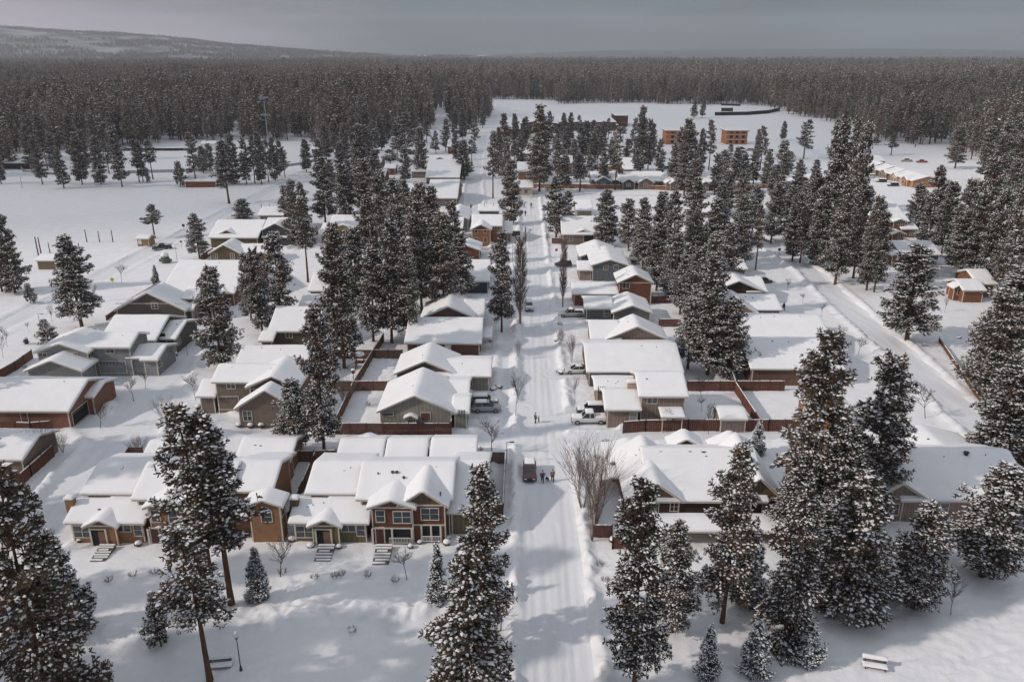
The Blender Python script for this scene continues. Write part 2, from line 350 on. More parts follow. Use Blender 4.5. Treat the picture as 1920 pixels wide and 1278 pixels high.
class House:
    cnt = 0
    def __init__(s, name, label, cat, anchor, wall, trim=None, h=0, rot=-.57, group=None, detail=True):
        a = G(anchor[0], anchor[1], h); s.o = a; s.r = R(rot); s.c = math.cos(s.r); s.s = math.sin(s.r)
        s.e = empty(name, (a[0], a[1], 0), s.r); tag(s.e, label, cat, group); s.wall = wall; s.trim = trim or M['trim']; s.k = 0; s.detail = detail
        House.cnt += 1; s.id = House.cnt
    def tl(s, v):
        dx, dy = v[0] - s.o[0], v[1] - s.o[1]; return (dx * s.c + dy * s.s, -dx * s.s + dy * s.c)
    def loc(s, px, py, h): return s.tl(G(px, py, h))
    def rl(s, px, py):
        d = ray(px, py); o = s.tl((0, 0)); return Vector((o[0], o[1], CAMH)), Vector((d.x * s.c + d.y * s.s, -d.x * s.s + d.y * s.c, d.z))
    def gx(s, A, B, Ry, he, pitch=24, **kw):
        x0, y0 = s.loc(A[0], A[1], he); x1, _ = s.loc(B[0], B[1], he)
        o, d = s.rl((A[0] + B[0]) / 2, Ry); t = math.tan(R(pitch))
        # o.z+k d.z = he+(o.y+k d.y-y0) t
        k = (he + (o.y - y0) * t - o.z) / (d.z - d.y * t); yr = o.y + k * d.y
        hw = max(1.5, yr - y0)
        return s.wing(x0, x1, y0, y0 + 2 * hw, he, 'x', pitch, **kw)
    def gy(s, A, B, K, he, pitch=24, apex=None, **kw):
        x0, y0 = s.loc(A[0], A[1], he); x1, _ = s.loc(B[0], B[1], he); hwid = (x1 - x0) / 2
        if apex is not None:
            o, d = s.rl((A[0] + B[0]) / 2, apex); k = (y0 - o.y) / d.y; hr = o.z + k * d.z; pitch = math.degrees(math.atan2(max(.3, hr - he), hwid))
        hr = he + hwid * math.tan(R(pitch)); y1 = s.loc(*K, hr)[1]
        return s.wing(x0, x1, y0, max(y1, y0 + 2), he, 'y', pitch, **kw)
    def wing(s, x0, x1, y0, y1, he, ax, pitch, oh=.45, T=.27, wall=None, base=-.6, walls=True, corner=True, snow=True, gable=None):
        s.k += 1; oh += .004 * s.k; t = math.tan(R(pitch)); wm = wall or s.wall
        a, b, c, d = x0 + oh, x1 - oh, y0 + oh, y1 - oh; th = .2
        if ax == 'x': W0, W1 = y0, y1
        else: W0, W1 = x0, x1
        mid = (W0 + W1) / 2; hr = he + (mid - W0) * t
        zt = lambda w: he + (min(w - W0, W1 - w)) * t - th
        if walls:
            m = MB()
            if ax == 'x':
                e = zt(c); r = zt(mid)
                m.add([(a, c, base), (b, c, base), (b, d, base), (a, d, base), (a, c, e), (b, c, e), (b, d, e), (a, d, e), (a, mid, r), (b, mid, r)],
                      [(0, 1, 5, 4), (2, 3, 7, 6), (1, 2, 6, 9, 5), (3, 0, 4, 8, 7)])
            else:
                e = zt(a); r = zt(mid)
                m.add([(a, c, base), (b, c, base), (b, d, base), (a, d, base), (a, c, e), (b, c, e), (b, d, e), (a, d, e), (mid, c, r), (mid, d, r)],
                      [(0, 1, 5, 8, 4), (2, 3, 7, 9, 6), (1, 2, 6, 5), (3, 0, 4, 7)])
            if corner:
                m.m = 1; q = .018; w = .13
                for (xx, yy) in ((a, c), (b, c), (b, d), (a, d)):
                    sx = -1 if xx == a else 1; sy = -1 if yy == c else 1
                    m.box(min(xx + sx * q, xx - sx * w), max(xx + sx * q, xx - sx * w), min(yy + sy * q, yy - sy * w), max(yy + sy * q, yy - sy * w), base, e - .02)
                if ax == 'y' and gable:
                    pass
            m.build('wall', [wm, s.trim], s.e)
            if gable and ax == 'y':   # differently clad gable triangle with a trim band under it
                g = MB(); q = .03; zz = e - .02
                g.add([(a, c - q, zz), (b, c - q, zz), (mid, c - q, r - .02)], [(0, 1, 2)])
                g.m = 1; g.box(a, b, c - .06, c - .032, zz - .14, zz + .06); g.build('gable_end', [gable, s.trim], s.e)
        # roof slab with fascia
        rf = MB(); o2 = 0
        if ax == 'x':
            pr = [(W0, he), (mid, hr), (W1, he), (W1, he - th), (mid, hr - th), (W0, he - th)]
            vs = [(x0, p, z) for p, z in pr] + [(x1, p, z) for p, z in pr]
        else:
            pr = [(W0, he), (mid, hr), (W1, he), (W1, he - th), (mid, hr - th), (W0, he - th)]
            vs = [(p, y0, z) for p, z in pr] + [(p, y1, z) for p, z in pr]
        fs = [(0, 1, 7, 6), (1, 2, 8, 7), (2, 3, 9, 8), (3, 4, 10, 9), (4, 5, 11, 10), (5, 0, 6, 11), (0, 5, 4, 1), (1, 4, 3, 2), (6, 7, 10, 11), (7, 8, 9, 10)]
        rf.add(vs, fs); ro = rf.build('roof', [s.trim], s.e)
        if snow:
            st = .55 if s.detail else 1.1
            g = 0.04
            if ax == 'x': al, ac = lin(x0 - g, x1 + g, st), lin(W0 - g, W1 + g, st)
            else: al, ac = lin(y0 - g, y1 + g, st), lin(W0 - g, W1 + g, st)
            al = np.array(al); ac = np.array(ac)
            T = min(T, .06 + .07 * (W1 - W0)); zf = lambda U, Vv: hr + .16 * t - np.sqrt((Vv - mid) ** 2 + .16 ** 2) * t
            Pn, F = snowgrid(al, ac, zf, None, T, ax == 'y', 0, s.id + s.k * 7)
            so = mk('snow', Pn, F, M['roofsnow'], parent=ro, smooth=True)
            rv = random.Random(s.id * 31 + s.k)
            if s.detail and (x1 - x0) > 7 and (y1 - y0) > 6:
                for q in range(rv.randint(1, 3)):
                    vm = MB()
                    al_ = rv.uniform(.15, .85); ac_ = mid - rv.uniform(.6, 1.6); aa = (x0 if ax == 'x' else y0); bb_ = (x1 if ax == 'x' else y1); u_ = aa + al_ * (bb_ - aa)
                    zz = hr - abs(ac_ - mid) * t + T * .7; p_ = (u_, ac_) if ax == 'x' else (ac_, u_)
                    if rv.random() < .5: vm.tube([(p_[0], p_[1], zz - .1), (p_[0], p_[1], zz + .32)], .05, 6)
                    else: vm.box(p_[0] - .16, p_[0] + .16, p_[1] - .14, p_[1] + .14, zz - .1, zz + .14)
                    vm.build('roof_vent', [M['metal']], ro)
        s.F, s.L, s.Rr = c, a, b; s.he = he; s.hr = hr; s.bb = (x0, x1, y0, y1)
        return dict(F=c, L=a, R=b, B=d, he=he, hr=hr, x0=x0, x1=x1, y0=y0, y1=y1, mid=mid)
    # ---- openings, placed on the last wing's walls
    def hit(s, px, py, face, wg):
        o, d = s.rl(px, py)
        if face == 'F': k = ((wg['F'] if wg else s.F) - o.y) / d.y; p = o + d * k; return p.x, p.z
        X = (wg['R'] if wg else s.Rr) if face == 'R' else (wg['L'] if wg else s.L)
        k = (X - o.x) / d.x; p = o + d * k; return p.y, p.z
    def fb(s, face, wg, m, a0, a1, d0, d1, z0, z1):
        if face == 'F': y = wg['F'] if wg else s.F; m.box(a0, a1, y - d1, y - d0, z0, z1)
        elif face == 'R': x = wg['R'] if wg else s.Rr; m.box(x + d0, x + d1, a0, a1, z0, z1)
        else: x = wg['L'] if wg else s.L; m.box(x - d1, x - d0, a0, a1, z0, z1)
    def win(s, px, py, w=1.0, h=1.2, n=1, face='F', wg=None, kind='window', trim=None, az=None, mat=None):
        a, z = az if az else s.hit(px, py, face, wg)
        if not az:
            g = wg or dict(F=s.F, L=s.L, R=s.Rr, B=s.bb[3] - .5, he=s.he)
            if face == 'F': lo, hi = g['L'] + w / 2 + .2, g['R'] - w / 2 - .2
            else: lo, hi = g['F'] + w / 2 + .2, g['B'] - w / 2 - .2; z = min(z, g['he'] - h / 2 - .45)
            if lo > hi: return
            a = min(max(a, lo), hi); z = max(z, h / 2 + (.02 if kind in ('door', 'garage', 'opening') else .35))
        a0, a1, z0, z1 = a - w / 2, a + w / 2, z - h / 2, z + h / 2; tm = trim or s.trim; f = .1
        m = MB(); B = lambda *q: s.fb(face, wg, m, *q)
        B(a0 - f, a0, .0, .07, z0 - f, z1 + f); B(a1, a1 + f, .0, .07, z0 - f, z1 + f); B(a0, a1, .0, .068, z1, z1 + f)
        if kind != 'door': B(a0, a1, .0, .085, z0 - f, z0)
        if kind == 'window':
            for i in range(1, n): q = a0 + w * i / n; B(q - .04, q + .04, .0, .066, z0, z1)
            if h > 1.0: B(a0, a1, .0, .05, z - .025, z + .025)
            o = m.build('window', [tm], s.e)
            p = MB(); s.fb(face, wg, p, a0, a1, .005, .03, z0, z1); p.build('pane', [M['glass']], o)
        elif kind == 'garage':
            o = m.build('door_frame', [tm], s.e); p = MB(); dm = mat or M['white']
            nr = 4
            for i in range(nr): s.fb(face, wg, p, a0, a1, .006, .035, z0 + h * i / nr + .012, z0 + h * (i + 1) / nr - .012)
            g = p.build('garage_door', [dm], s.e); q = MB(); nn = int(w / .55)
            for i in range(nn):
                c0 = a0 + w * (i + .5) / nn; s.fb(face, wg, q, c0 - .17, c0 + .17, .036, .045, z1 - h / nr + .1, z1 - .08)
            q.build('pane', [M['glass']], g)
        elif kind == 'door':
            o = m.build('door_frame', [tm], s.e); p = MB(); s.fb(face, wg, p, a0, a1, .005, .04, z0, z1); dd = p.build('door', [mat or plain('dark red door', (.075, .03, .025))], s.e)
            q = MB(); s.fb(face, wg, q, a1 - .16, a1 - .1, .04, .09, z0 + .9, z0 + 1.05); q.build('handle', [M['galv']], dd)
        elif kind == 'opening':
            o = m.build('door_frame', [tm], s.e); p = MB(); s.fb(face, wg, p, a0, a1, .004, .012, z0, z1); p.build('opening', [M['dark']], s.e)  # thin near-black sheet on the solid wall paints the shade inside
        return (a0, a1, z0, z1)
    def bx(s, name, boxes, mats, smooth=False, snow=0, parent=None):
        m = MB()
        for b in boxes: m.box(*b)
        o = m.build(name, mats, parent or s.e)
        if snow:
            q = MB()
            for b in boxes:
                al, ac = np.array(lin(b[0] - .05, b[1] + .05, .5)), np.array(lin(b[2] - .05, b[3] + .05, .5))
            Pn, F = snowgrid(al, ac, lambda U, Vv: U * 0 + boxes[-1][5], None, snow, False, 0, 3); mk('snow', Pn, F, M['roofsnow'], parent=o, smooth=True)
        return o
    def chimney(s, px, py, z, w=1.0, d=.7, h=1.6, m=None):
        x, y = s.loc(px, py, z); s.bx('chimney', [(x - w / 2, x + w / 2, y - d / 2, y + d / 2, z - h, z)], [m or s.wall], snow=.38)
    def vent(s, px, py, z, r=.09, h=.5):
        x, y = s.loc(px, py, z); m = MB(); m.tube([(x, y, z - .7), (x, y, z + h)], r, 8); m.tube([(x, y, z + h), (x, y, z + h + .12)], r * 1.5, 8); m.build('roof_vent', [M['metal']], s.e)
# ------------------------------------------------------------------ the houses, one by one
brown = sid('red brown', (.150, .062, .040)); orange = sid('tan orange', (.31, .165, .090)); darkbr = sid('dark brown', (.075, .045, .034))
sage = sid('sage grey', (.27, .25, .215), 'batten'); beige = sid('beige', (.30, .235, .20), 'batten'); taupe = sid('taupe', (.20, .155, .125)); grey = sid('blue grey', (.13, .145, .155))
lgrey = sid('light grey', (.27, .275, .28)); olive = sid('olive tan', (.155, .125, .075), 'batten'); rust = sid('rust', (.19, .075, .045)); slate = sid('slate', (.062, .070, .082))
tan = sid('tan', (.33, .22, .12)); brgrey = sid('brown grey', (.115, .095, .088)); mauve = sid('mauve taupe', (.24, .18, .155), 'batten'); brgable = sid('brown gable', (.13, .085, .055), 'batten')
wood = sid('raw wood', (.42, .21, .12)); cream = sid('cream', (.55, .42, .33))
def porch(H, w, px, py, name='porch'): pass
def duplex(H, dx, wallc, lowc, gab, gap=0):
    """front row twin house; dx shifts every photo x"""
    X = lambda v: v + dx
    # main two storey block with cross gables
    a = H.gx((X(667), 937), (X(849), 937), 868, 5.0, 22, wall=wallc)
    H.win(X(685), 946, 1.5, 1.3, 2, wg=a)
    b = H.gy((X(745), 951), (X(841), 951), (X(779), 872), 5.0, apex=921, wall=wallc, gable=gab)
    H.win(X(806), 963, 2.0, 1.5, 2, wg=b)
    c = H.gy((X(687), 954), (X(780), 954), (X(757), 900), 5.0, apex=938, wall=wallc, gable=gab)
    H.win(X(713), 967, .95, 1.5, 1, wg=c); H.win(X(754), 969, 2.0, 1.5, 2, wg=c)
    # porches under the upper storey: dark sheet painting the shade inside, band, posts, railings
    for wg, xa, xb, yb, rail in ((c, 698, 772, 990, (731, 771)), (b, 790, 826, 984, (792, 826))):
        x0, z0 = H.hit(X(xa), yb, 'F', wg); x1, _ = H.hit(X(xb), yb, 'F', wg); F = wg['F']
        H.bx('band', [(wg['L'] - .03, wg['R'] + .03, F - .09, F - .035, z0 - .02, z0 + .16)], [H.trim])
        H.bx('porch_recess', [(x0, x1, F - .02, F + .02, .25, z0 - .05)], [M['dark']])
        for q in (x0, (x0 + x1) / 2, x1): H.bx('post', [(q - .11, q + .11, F - .16, F - .024, 0, z0 - .03)], [H.trim])
        ra, _ = H.hit(X(rail[0]), 1015, 'F', wg); rb, _ = H.hit(X(rail[1]), 1015, 'F', wg)
        m = MB(); m.box(ra, rb, F - .34, F - .28, .95, 1.03); m.box(ra, rb, F - .335, F - .285, .3, .36)
        n = int((rb - ra) / .17)
        for i in range(n + 1): q = ra + (rb - ra) * i / n; m.box(q - .025, q + .025, F - .33, F - .29, .36, .95)
        m.build('railing', [M['white']], H.e)
    H.bx('door_frame', [(H.hit(X(713), 1008, 'F', c)[0] - .6, H.hit(X(713), 1008, 'F', c)[0] + .6, c['F'] - .05, c['F'] - .022, .1, 2.35)], [H.trim])
    q = H.hit(X(713), 1008, 'F', c)[0]; H.bx('door', [(q - .45, q + .45, c['F'] - .075, c['F'] - .052, .1, 2.2)], [plain('dark red door', (.075, .03, .025))])
    # one storey wing, its long rear slope, and the little entry gable
    d = H.gx((X(541), 981), (X(692), 981), 938, 2.9, 20, wall=lowc)
    H.win(X(566), 996, 2.0, 1.5, 2, wg=d); H.win(X(653), 989, 1.6, .9, 2, wg=d); H.win(X(680), 993, .9, 1.5, 1, wg=d)
    f = H.gx((X(606), 975), (X(690), 975), 896, 3.1, 15, wall=lowc)
    g = H.gx((X(572), 926), (X(684), 926), 868, 4.6, 16, wall=lowc); H.win(X(590), 934, 1.5, 1.1, 2, wg=g)
    e = H.gy((X(575), 989), (X(641), 989), (X(616), 952), 2.75, apex=975, wall=lowc, gable=gab)
    x0, z0 = H.hit(X(593), 1010, 'F', e); x1, _ = H.hit(X(622), 1010, 'F', e); F = e['F']
    H.bx('porch_recess', [(x0, x1, F - .02, F + .01, .05, 2.15)], [M['dark']])  # flat dark sheet stands in for the shade within the entry
    for q in (x0, x1): H.bx('post', [(q - .1, q + .1, F - .1, F - .024, -.2, 2.2)], [H.trim])
    H.bx('lintel', [(x0 - .1, x1 + .1, F - .105, F - .022, 2.2, 2.36)], [H.trim])
    H.bx('door', [(x1 - .95, x1 - .15, F - .04, F - .024, .05, 2.0)], [plain('tan door', (.2, .12, .08))])
    H.chimney(X(552), 933, 4.9, .95, .8, 3.4, lowc)
    h = H.gx((X(838), 962), (X(914), 962), 866, 3.1, 20, wall=olive if lowc is olive else lowc)
    return a, b, c, d
h = House('house', 'red brown duplex with cream trim and olive side wing, nearest house left of the street', 'house', (541, 1022), brown)
A = duplex(h, 0, brown, olive, brgable)
h.vent(826, 930, 6.0, .08, .45); h.vent(709, 889, 6.6, .07, .15); h.vent(736, 884, 6.9, .14, -.05); h.vent(744, 884, 6.9, .14, -.05); h.vent(757, 894, 6.6, .12, -.05)
# snow cleared steps in front
def steps(px, py0, py1, w, label):
    (x0, y0), (x1, y1) = G(px, py1), G(px, py0); e = empty('steps', (x0, y0, 0)); tag(e, label, 'steps', 'snow cleared wooden steps of the front duplexes')
    n = 7
    for i in range(n):
        f = i / n; m = MB(); yy = (y1 - y0) * f
        m.box(-w / 2, w / 2, yy, yy + (y1 - y0) / n * .8, -.1, .06 + .5 * f); o = m.build('tread', [plain('weathered boards', (.17, .14, .12))], e)
        m = MB(); m.box(-w / 2 + .25 * (i % 3 == 1), w / 2 - .4 * (i % 4 == 0), yy + .05 + .04 * (i % 2), yy + (y1 - y0) / n * .78, .065 + .5 * f, .16 + .5 * f); m.build('snow', [M['roofsnow']], o)
steps(602, 1026, 1058, 1.9, 'partly cleared steps up to the small entry gable of the brown duplex')
steps(713, 1026, 1058, 1.9, 'partly cleared steps up to the railed porch of the brown duplex')
steps(183, 1026, 1052, 1.8, 'partly cleared steps up to the entry gable of the tan orange duplex')
h = House('house', 'tan orange duplex with cream trim behind the pair of tall front pines, lower left', 'house', (122, 1022), orange)
duplex(h, -421, orange, orange, brgable)
r = h.gx((425, 922), (512, 922), 866, 5.2, 20, wall=orange); h.win(505, 952, 1.1, 1.3, 1, 'R', r)
r = h.gy((455, 950), (530, 950), (492, 915), 5.2, 20, wall=orange); h.win(500, 968, 1.2, 1.3, 1, wg=r); h.win(523, 960, 1.0, 1.3, 1, 'R', r)
garcnt = 0
def garage(label, a, b, ye, yr, he=2.7, wall=None, rot=-.57, group=None, pitch=20, gyk=None):
    H = House('garage', label, 'garage', (a, ye + 12), wall or taupe, group=group, rot=rot)
    if gyk: w = H.gy((a, ye), (b, ye), gyk, he, pitch)
    else: w = H.gx((a, ye), (b, ye), yr, he, pitch)
    return H, w
garage('left one of the three snowy garage roofs behind the brown duplex', 629, 716, 867, 825, wall=sage)
H, w = garage('middle one of the three snowy garage roofs behind the brown duplex', 720, 799, 866, 825, wall=taupe)
H.gy((655, 836), (722, 836), (692, 812), 2.7, 22)
garage('right one of the three snowy garage roofs behind the brown duplex', 805, 893, 864, 824, wall=grey)
garage('small snowy garage roof behind the tan orange duplex', 263, 322, 866, 828, wall=brown)
garage('snowy garage with a tan orange side wall between the two front duplexes', 440, 545, 866, 823, wall=orange)
# right front, dark brown
h = House('house', 'dark brown house with two steep front gables, nearest house right of the street', 'house', (1150, 990), darkbr)
w = h.gx((1215, 940), (1440, 940), 843, 3.4, 24, wall=darkbr); 
h.vent(1238, 846, 6.6, .25, .05); h.vent(1293, 846, 6.6, .25, .05); h.vent(1319, 847, 6.6, .25, .05); h.vent(1371, 846, 6.6, .25, .05)
w = h.gy((1172, 941), (1283, 941), (1205, 816), 3.4, apex=906, wall=darkbr, gable=brgable); h.win(1268, 949, .9, 1.2, 2, wg=w); h.win(1222, 952, 1.6, 1.2, 2, wg=w)
h.gy((1143, 868), (1225, 868), (1204, 822), 3.1, 20, wall=darkbr)
w = h.gy((1372, 939), (1470, 939), (1383, 812), 3.4, apex=897, wall=darkbr, gable=brgable); h.win(1424, 950, 1.0, 1.0, 1, wg=w)
w = h.gy((1366, 949), (1418, 949), (1393, 915), 3.2, apex=924, wall=darkbr, gable=brgable); h.win(1390, 945 + 9, .9, 1.2, 1, wg=w)
h.gy((1254, 840), (1320, 840), (1286, 805), 3.2, 30, wall=darkbr); h.gy((1330, 840), (1412, 840), (1372, 808), 3.2, 28, wall=darkbr)
h.gx((1235, 996), (1480, 996), 976, 2.2, 10, wall=darkbr, base=1.6)
h.bx('carport_roof', [(0.2, 3.2, 8, 18, 2.3, 2.5)], [h.trim], snow=.3)
h = House('house', 'tan house with a wide smooth snow roof at the right edge, behind the front pines', 'house', (1640, 985), mauve)
w = h.gx((1690, 939), (1945, 939), 845, 3.2, 22); h.win(1760, 952, 2.3, 1.3, 2, wg=w)
w = h.gy((1636, 938), (1742, 938), (1700, 860), 3.2, apex=907, gable=mauve); h.win(1668, 954, 2.2, 1.5, 2, wg=w)
w = h.gy((1868, 928), (1975, 928), (1880, 850), 3.2, 26); h.win(1905, 946, 1.6, 1.4, 1, wg=w)
h.gy((1690, 862), (1850, 862), (1765, 797), 3.0, 14); h.vent(1812, 849, 6.4, .25, .05)
# second row, left of the street
h = House('house', 'sage grey board and batten house with a small arched entry behind a red cedar fence', 'house', (706, 806), sage)
w = h.gy((706, 773), (851, 773), (788, 690), 3.1, apex=742); h.win(727, 776, 1.7, .45, 1, wg=w)
h.win(798, 780, 1.4, 1.2, 1, wg=w, kind='door', mat=plain('brown shutter', (.15, .07, .05)))
w2 = h.gx((846, 775), (880, 775), 746, 2.9, 14)
h.gx((835, 748), (879, 748), 714, 2.7, 16)
w3 = h.gy((757, 785), (783, 785), (770, 776), 2.2, 28, T=.2, oh=.3); h.win(770, 795, .8, 1.7, 1, kind='door', mat=plain('tan entry door', (.26, .2, .16)), wg=w3)
for i in range(5): h.vent(859 + 3 * i, 771, 3.3, .06, .1)
h = House('house', 'grey house with a long low wing reaching towards the street, behind the sage grey house', 'house', (738, 730), sage)
h.gy((738, 702), (857, 702), (800, 643), 3.0, 24, wall=brgrey)
w = h.gx((808, 706), (921, 706), 675, 2.8, 14); h.win(880, 716, .9, 1.2, 1, wg=w); h.win(905, 712, 1.3, 1.1, 1, face='R', wg=w)
h.vent(890, 700, 3.0, .2, .15)
h = House('house', 'long red brown house with a small side porch, left of the street', 'house', (760, 660), sid('brick red', (.13, .058, .046)))
w = h.gx((758, 644), (903, 644), 597, 2.9, 18); h.win(840, 652, 1.0, 2.0, 1, kind='door', wg=w, mat=M['white']); h.win(790, 650, 1.3, 1.0, 2, wg=w)
h.gx((900, 633), (922, 633), 618, 2.6, 10, walls=False); h.bx('post', [(17.0, 17.15, 2.3, 2.45, 0, 2.4)], [h.trim])
h = House('house', 'brown gabled house under the tall pines, behind the long red brown house', 'house', (790, 600), sid('gable brown', (.12, .075, .055)))
w = h.gy((788, 597), (893, 597), (842, 548), 3.0, 24)
h.gx((868, 594), (908, 594), 562, 2.8, 16)
h = House('house', 'olive brown house with a rounded snow roof between two tall pines, left of centre', 'house', (500, 650), sid('olive brown', (.11, .085, .06)))
w = h.gx((502, 622), (600, 622), 576, 3.6, 22); h.win(542, 627, 1.2, 1.2, 2, wg=w)
h.gx((484, 640), (512, 640), 622, 2.6, 18)
h = House('house', 'taupe house with two garage doors and stepped gables, facing the court', 'house', (370, 800), taupe)
w = h.gx((396, 717), (520, 717), 685, 5.4, 20); h.win(433, 722, 1.3, 1.1, 2, wg=w)
h.win(428, 755, 3.2, 2.2, 1, wg=w, kind='garage', mat=taupe)
w = h.gx((367, 744), (404, 744), 712, 2.9, 22); h.win(391, 756, 2.3, 2.1, 1, wg=w, kind='garage', mat=taupe)
w = h.gy((460, 727), (562, 727), (540, 668), 5.0, apex=706); h.win(479, 733, 1.6, .7, 3, wg=w)
w = h.gy((439, 768), (562, 768), (515, 716), 3.1, apex=732); h.win(464, 779, 1.3, 1.6, 2, wg=w)
h = House('house', 'taupe house seen as two broad snow roofs just behind the stepped gable house', 'house', (440, 690), taupe)
h.gx((440, 686), (575, 686), 649, 3.0, 20)
h = House('house', 'light grey house with grey garage doors at the left edge of the court', 'house', (45, 712), lgrey)
w = h.gx((150, 652), (245, 652), 624, 5.4, 20); h.win(206, 656, 1.4, 1.1, 2, wg=w); h.win(212, 688, 4.8, 2.2, 1, wg=w, kind='garage', mat=lgrey); 
w = h.gy((62, 662), (166, 662), (150, 614), 5.0, 20); h.win(74, 665, 1.4, .7, 2, wg=w); h.win(138, 665, 1.4, .7, 2, wg=w); h.win(158, 655, 1.6, .9, 3, 'R', w)
w = h.gy((44, 697), (155, 697), (112, 655), 3.0, 22)
w = h.gx((236, 672), (272, 672), 648, 3.2, 16); h.win(250, 690, 2.5, 2.1, 1, wg=w, kind='garage', mat=lgrey); h.win(278, 675, 1.2, 1.2, 2, 'R', w)
w = h.gx((262, 676), (296, 676), 648, 3.0, 16); h.win(292, 668, 1.2, 1.2, 1, 'R', w)
h = House('house', 'dark green grey house with a porch facing the court, just behind the light grey house', 'house', (185, 655), sid('green grey', (.10, .10, .08)))
w = h.gx((185, 640), (292, 640), 592, 3.4, 20); h.win(284, 620, 1.2, 1.2, 1, 'R', w)
w = h.gx((262, 636), (330, 636), 602, 3.0, 16); h.win(300, 634, 2.2, 2.0, 1, kind='opening', wg=w); h.win(334, 632, 1.6, 1.3, 2, 'R', w)
h = House('house', 'brown grey house with a clipped gable and one small white window, left of the court', 'house', (213, 604), brgrey)
w = h.gy((213, 583), (349, 583), (330, 530), 3.4, apex=549); h.win(290, 573, 1.3, 1.3, 2, wg=w); h.bx('band', [(w['L'], w['R'], w['F'] - .05, w['F'] - .03, 4.9, 5.05)], [h.trim])
w = h.gx((318, 582), (362, 582), 565, 3.0, 16); h.win(358, 582, 1.2, 1.2, 2, 'R', w)
w = h.gx((340, 560), (368, 560), 535, 5.0, 16)
h = House('house', 'large square snow roof with a red brown wall, left behind the slim roadside pine', 'house', (300, 560), rust)
w = h.gx((298, 550), (440, 550), 489, 3.0, 18)
h.gx((410, 538), (436, 538), 515, 3.0, 18)
h = House('house', 'olive brown gable end with two small windows beside the park road', 'house', (390, 490), sid('olive brown 2', (.135, .095, .055)))
w = h.gy((390, 476), (452, 476), (445, 447), 3.1, apex=459); h.win(404, 480, 1.1, 1.4, 2, wg=w); h.win(436, 480, 1.1, 1.4, 2, wg=w); h.gx((440, 474), (500, 474), 458, 3, 16)
h = House('house', 'hip roofed house with a small brown front gable beside the park road', 'house', (390, 460), sid('olive brown 2', (.13, .09, .055)))
w = h.gx((390, 446), (484, 446), 413, 3.0, 20); w = h.gy((400, 444), (452, 444), (430, 425), 3.0, 26, gable=rust); h.win(432, 452, 2, 1.6, 2, kind='opening', wg=w)
h = House('house', 'dark slate gabled house with a double front gable, left middle distance', 'house', (488, 455), slate)
w = h.gx((492, 432), (560, 432), 409, 4.6, 20); w = h.gy((488, 433), (546, 433), (525, 408), 4.6, 26, wall=slate); h.win(518, 438, 1.8, 1.2, 3, wg=w)
h.gx((490, 445), (560, 445), 434, 2.7, 10, wall=slate)
h = House('house', 'beige box shaped house behind the dark slate gables', 'house', (483, 420), mauve)
w = h.gx((483, 404), (532, 404), 388, 5.4, 16); h.win(492, 408, 1.1, 1.0, 1, wg=w); h.win(513, 408, 1.1, 1.0, 1, wg=w); h.vent(490, 386, 6.5); h.vent(505, 386, 6.5)
h = House('house', 'mustard tan two storey house with a low left wing, between pines left of centre', 'house', (600, 450), tan)
w = h.gx((616, 425), (672, 425), 404, 5.0, 18); w = h.gy((622, 428), (664, 428), (655, 408), 5.0, 18); h.win(652, 433, 1.2, 1.2, 2, wg=w)
w = h.gx((598, 440), (630, 440), 419, 2.8, 18, wall=mauve); h.win(608, 445, 1.2, 1.4, 2, wg=w)
h = House('house', 'orange brown house with cream windows on the left side of the street, middle distance', 'house', (884, 458), wood)
w = h.gx((884, 424), (942, 424), 403, 5.2, 20, wall=sid('orange house', (.30, .13, .07))); h.win(930, 427, 2.4, .8, 3, wg=w)
w = h.gy((882, 431), (922, 431), (905, 410), 5.0, 26, wall=sid('orange house', (.30, .13, .07)), gable=rust); h.win(893, 434, .8, .9, 1, wg=w); h.win(910, 434, .8, .9, 1, wg=w); h.win(910, 450, 1, 1.3, 1, wg=w); h.win(892, 451, .9, 1.8, 1, kind='door', wg=w)
w = h.gx((940, 437), (961, 437), 416, 2.8, 16, wall=mauve); h.win(948, 443, 1, 1.3, 1, wg=w)
h = House('house', 'low grey house roof behind the orange brown house by the street', 'house', (896, 404), grey)
h.gx((896, 396), (937, 396), 384, 3, 14); h.vent(908, 385, 4.4); h.vent(925, 385, 4.4)
h = House('house', 'blue grey house with stepped gables, left of the orange brown house', 'house', (832, 450), grey)
w = h.gy((832, 412), (880, 412), (850, 383), 4.0, 24); w = h.gx((832, 428), (868, 428), 408, 4.2, 22); h.win(845, 430, 1.2, 1.2, 2, wg=w); h.gx((838, 444), (868, 444), 436, 2.8, 8)
H, w = garage('brown gabled garage in front of the orange brown house', 850, 902, 470, 447, wall=rust, gyk=(872, 447))
h = House('house', 'dark house with a white shed roof just left of the narrow street pine', 'house', (868, 545), slate)
w = h.gx((868, 528), (918, 528), 488, 3.0, 20)
h = House('house', 'snow roofed house glimpsed between the central pines', 'house', (575, 545), taupe)
h.gx((577, 546), (616, 546), 512, 3.0, 20); h.gx((560, 575), (602, 575), 553, 2.8, 16)
# left edge houses
h = House('house', 'red brown house with a dark open garage and timber porch at the left edge', 'house', (-60, 800), M['brick'])
w = h.gx((-70, 771), (130, 771), 712, 3.1, 20); h.win(46, 782, 1.0, 1.9, 1, kind='door', wg=w, mat=plain('brown door', (.2, .1, .06)))
h.win(117, 772, 4.6, 2.2, 1, 'R', w, kind='garage', mat=M['dark'], az=(w['F'] + 3.2, 1.15))
w = h.gx((112, 745), (176, 745), 716, 3.0, 14); h.win(152, 757, 1.0, 1.9, 1, kind='door', wg=w)
h = House('house', 'taupe house partly out of frame above the long red fence, left edge', 'house', (-60, 890), taupe)
w = h.gx((-90, 862), (58, 850), 815, 3.1, 18)
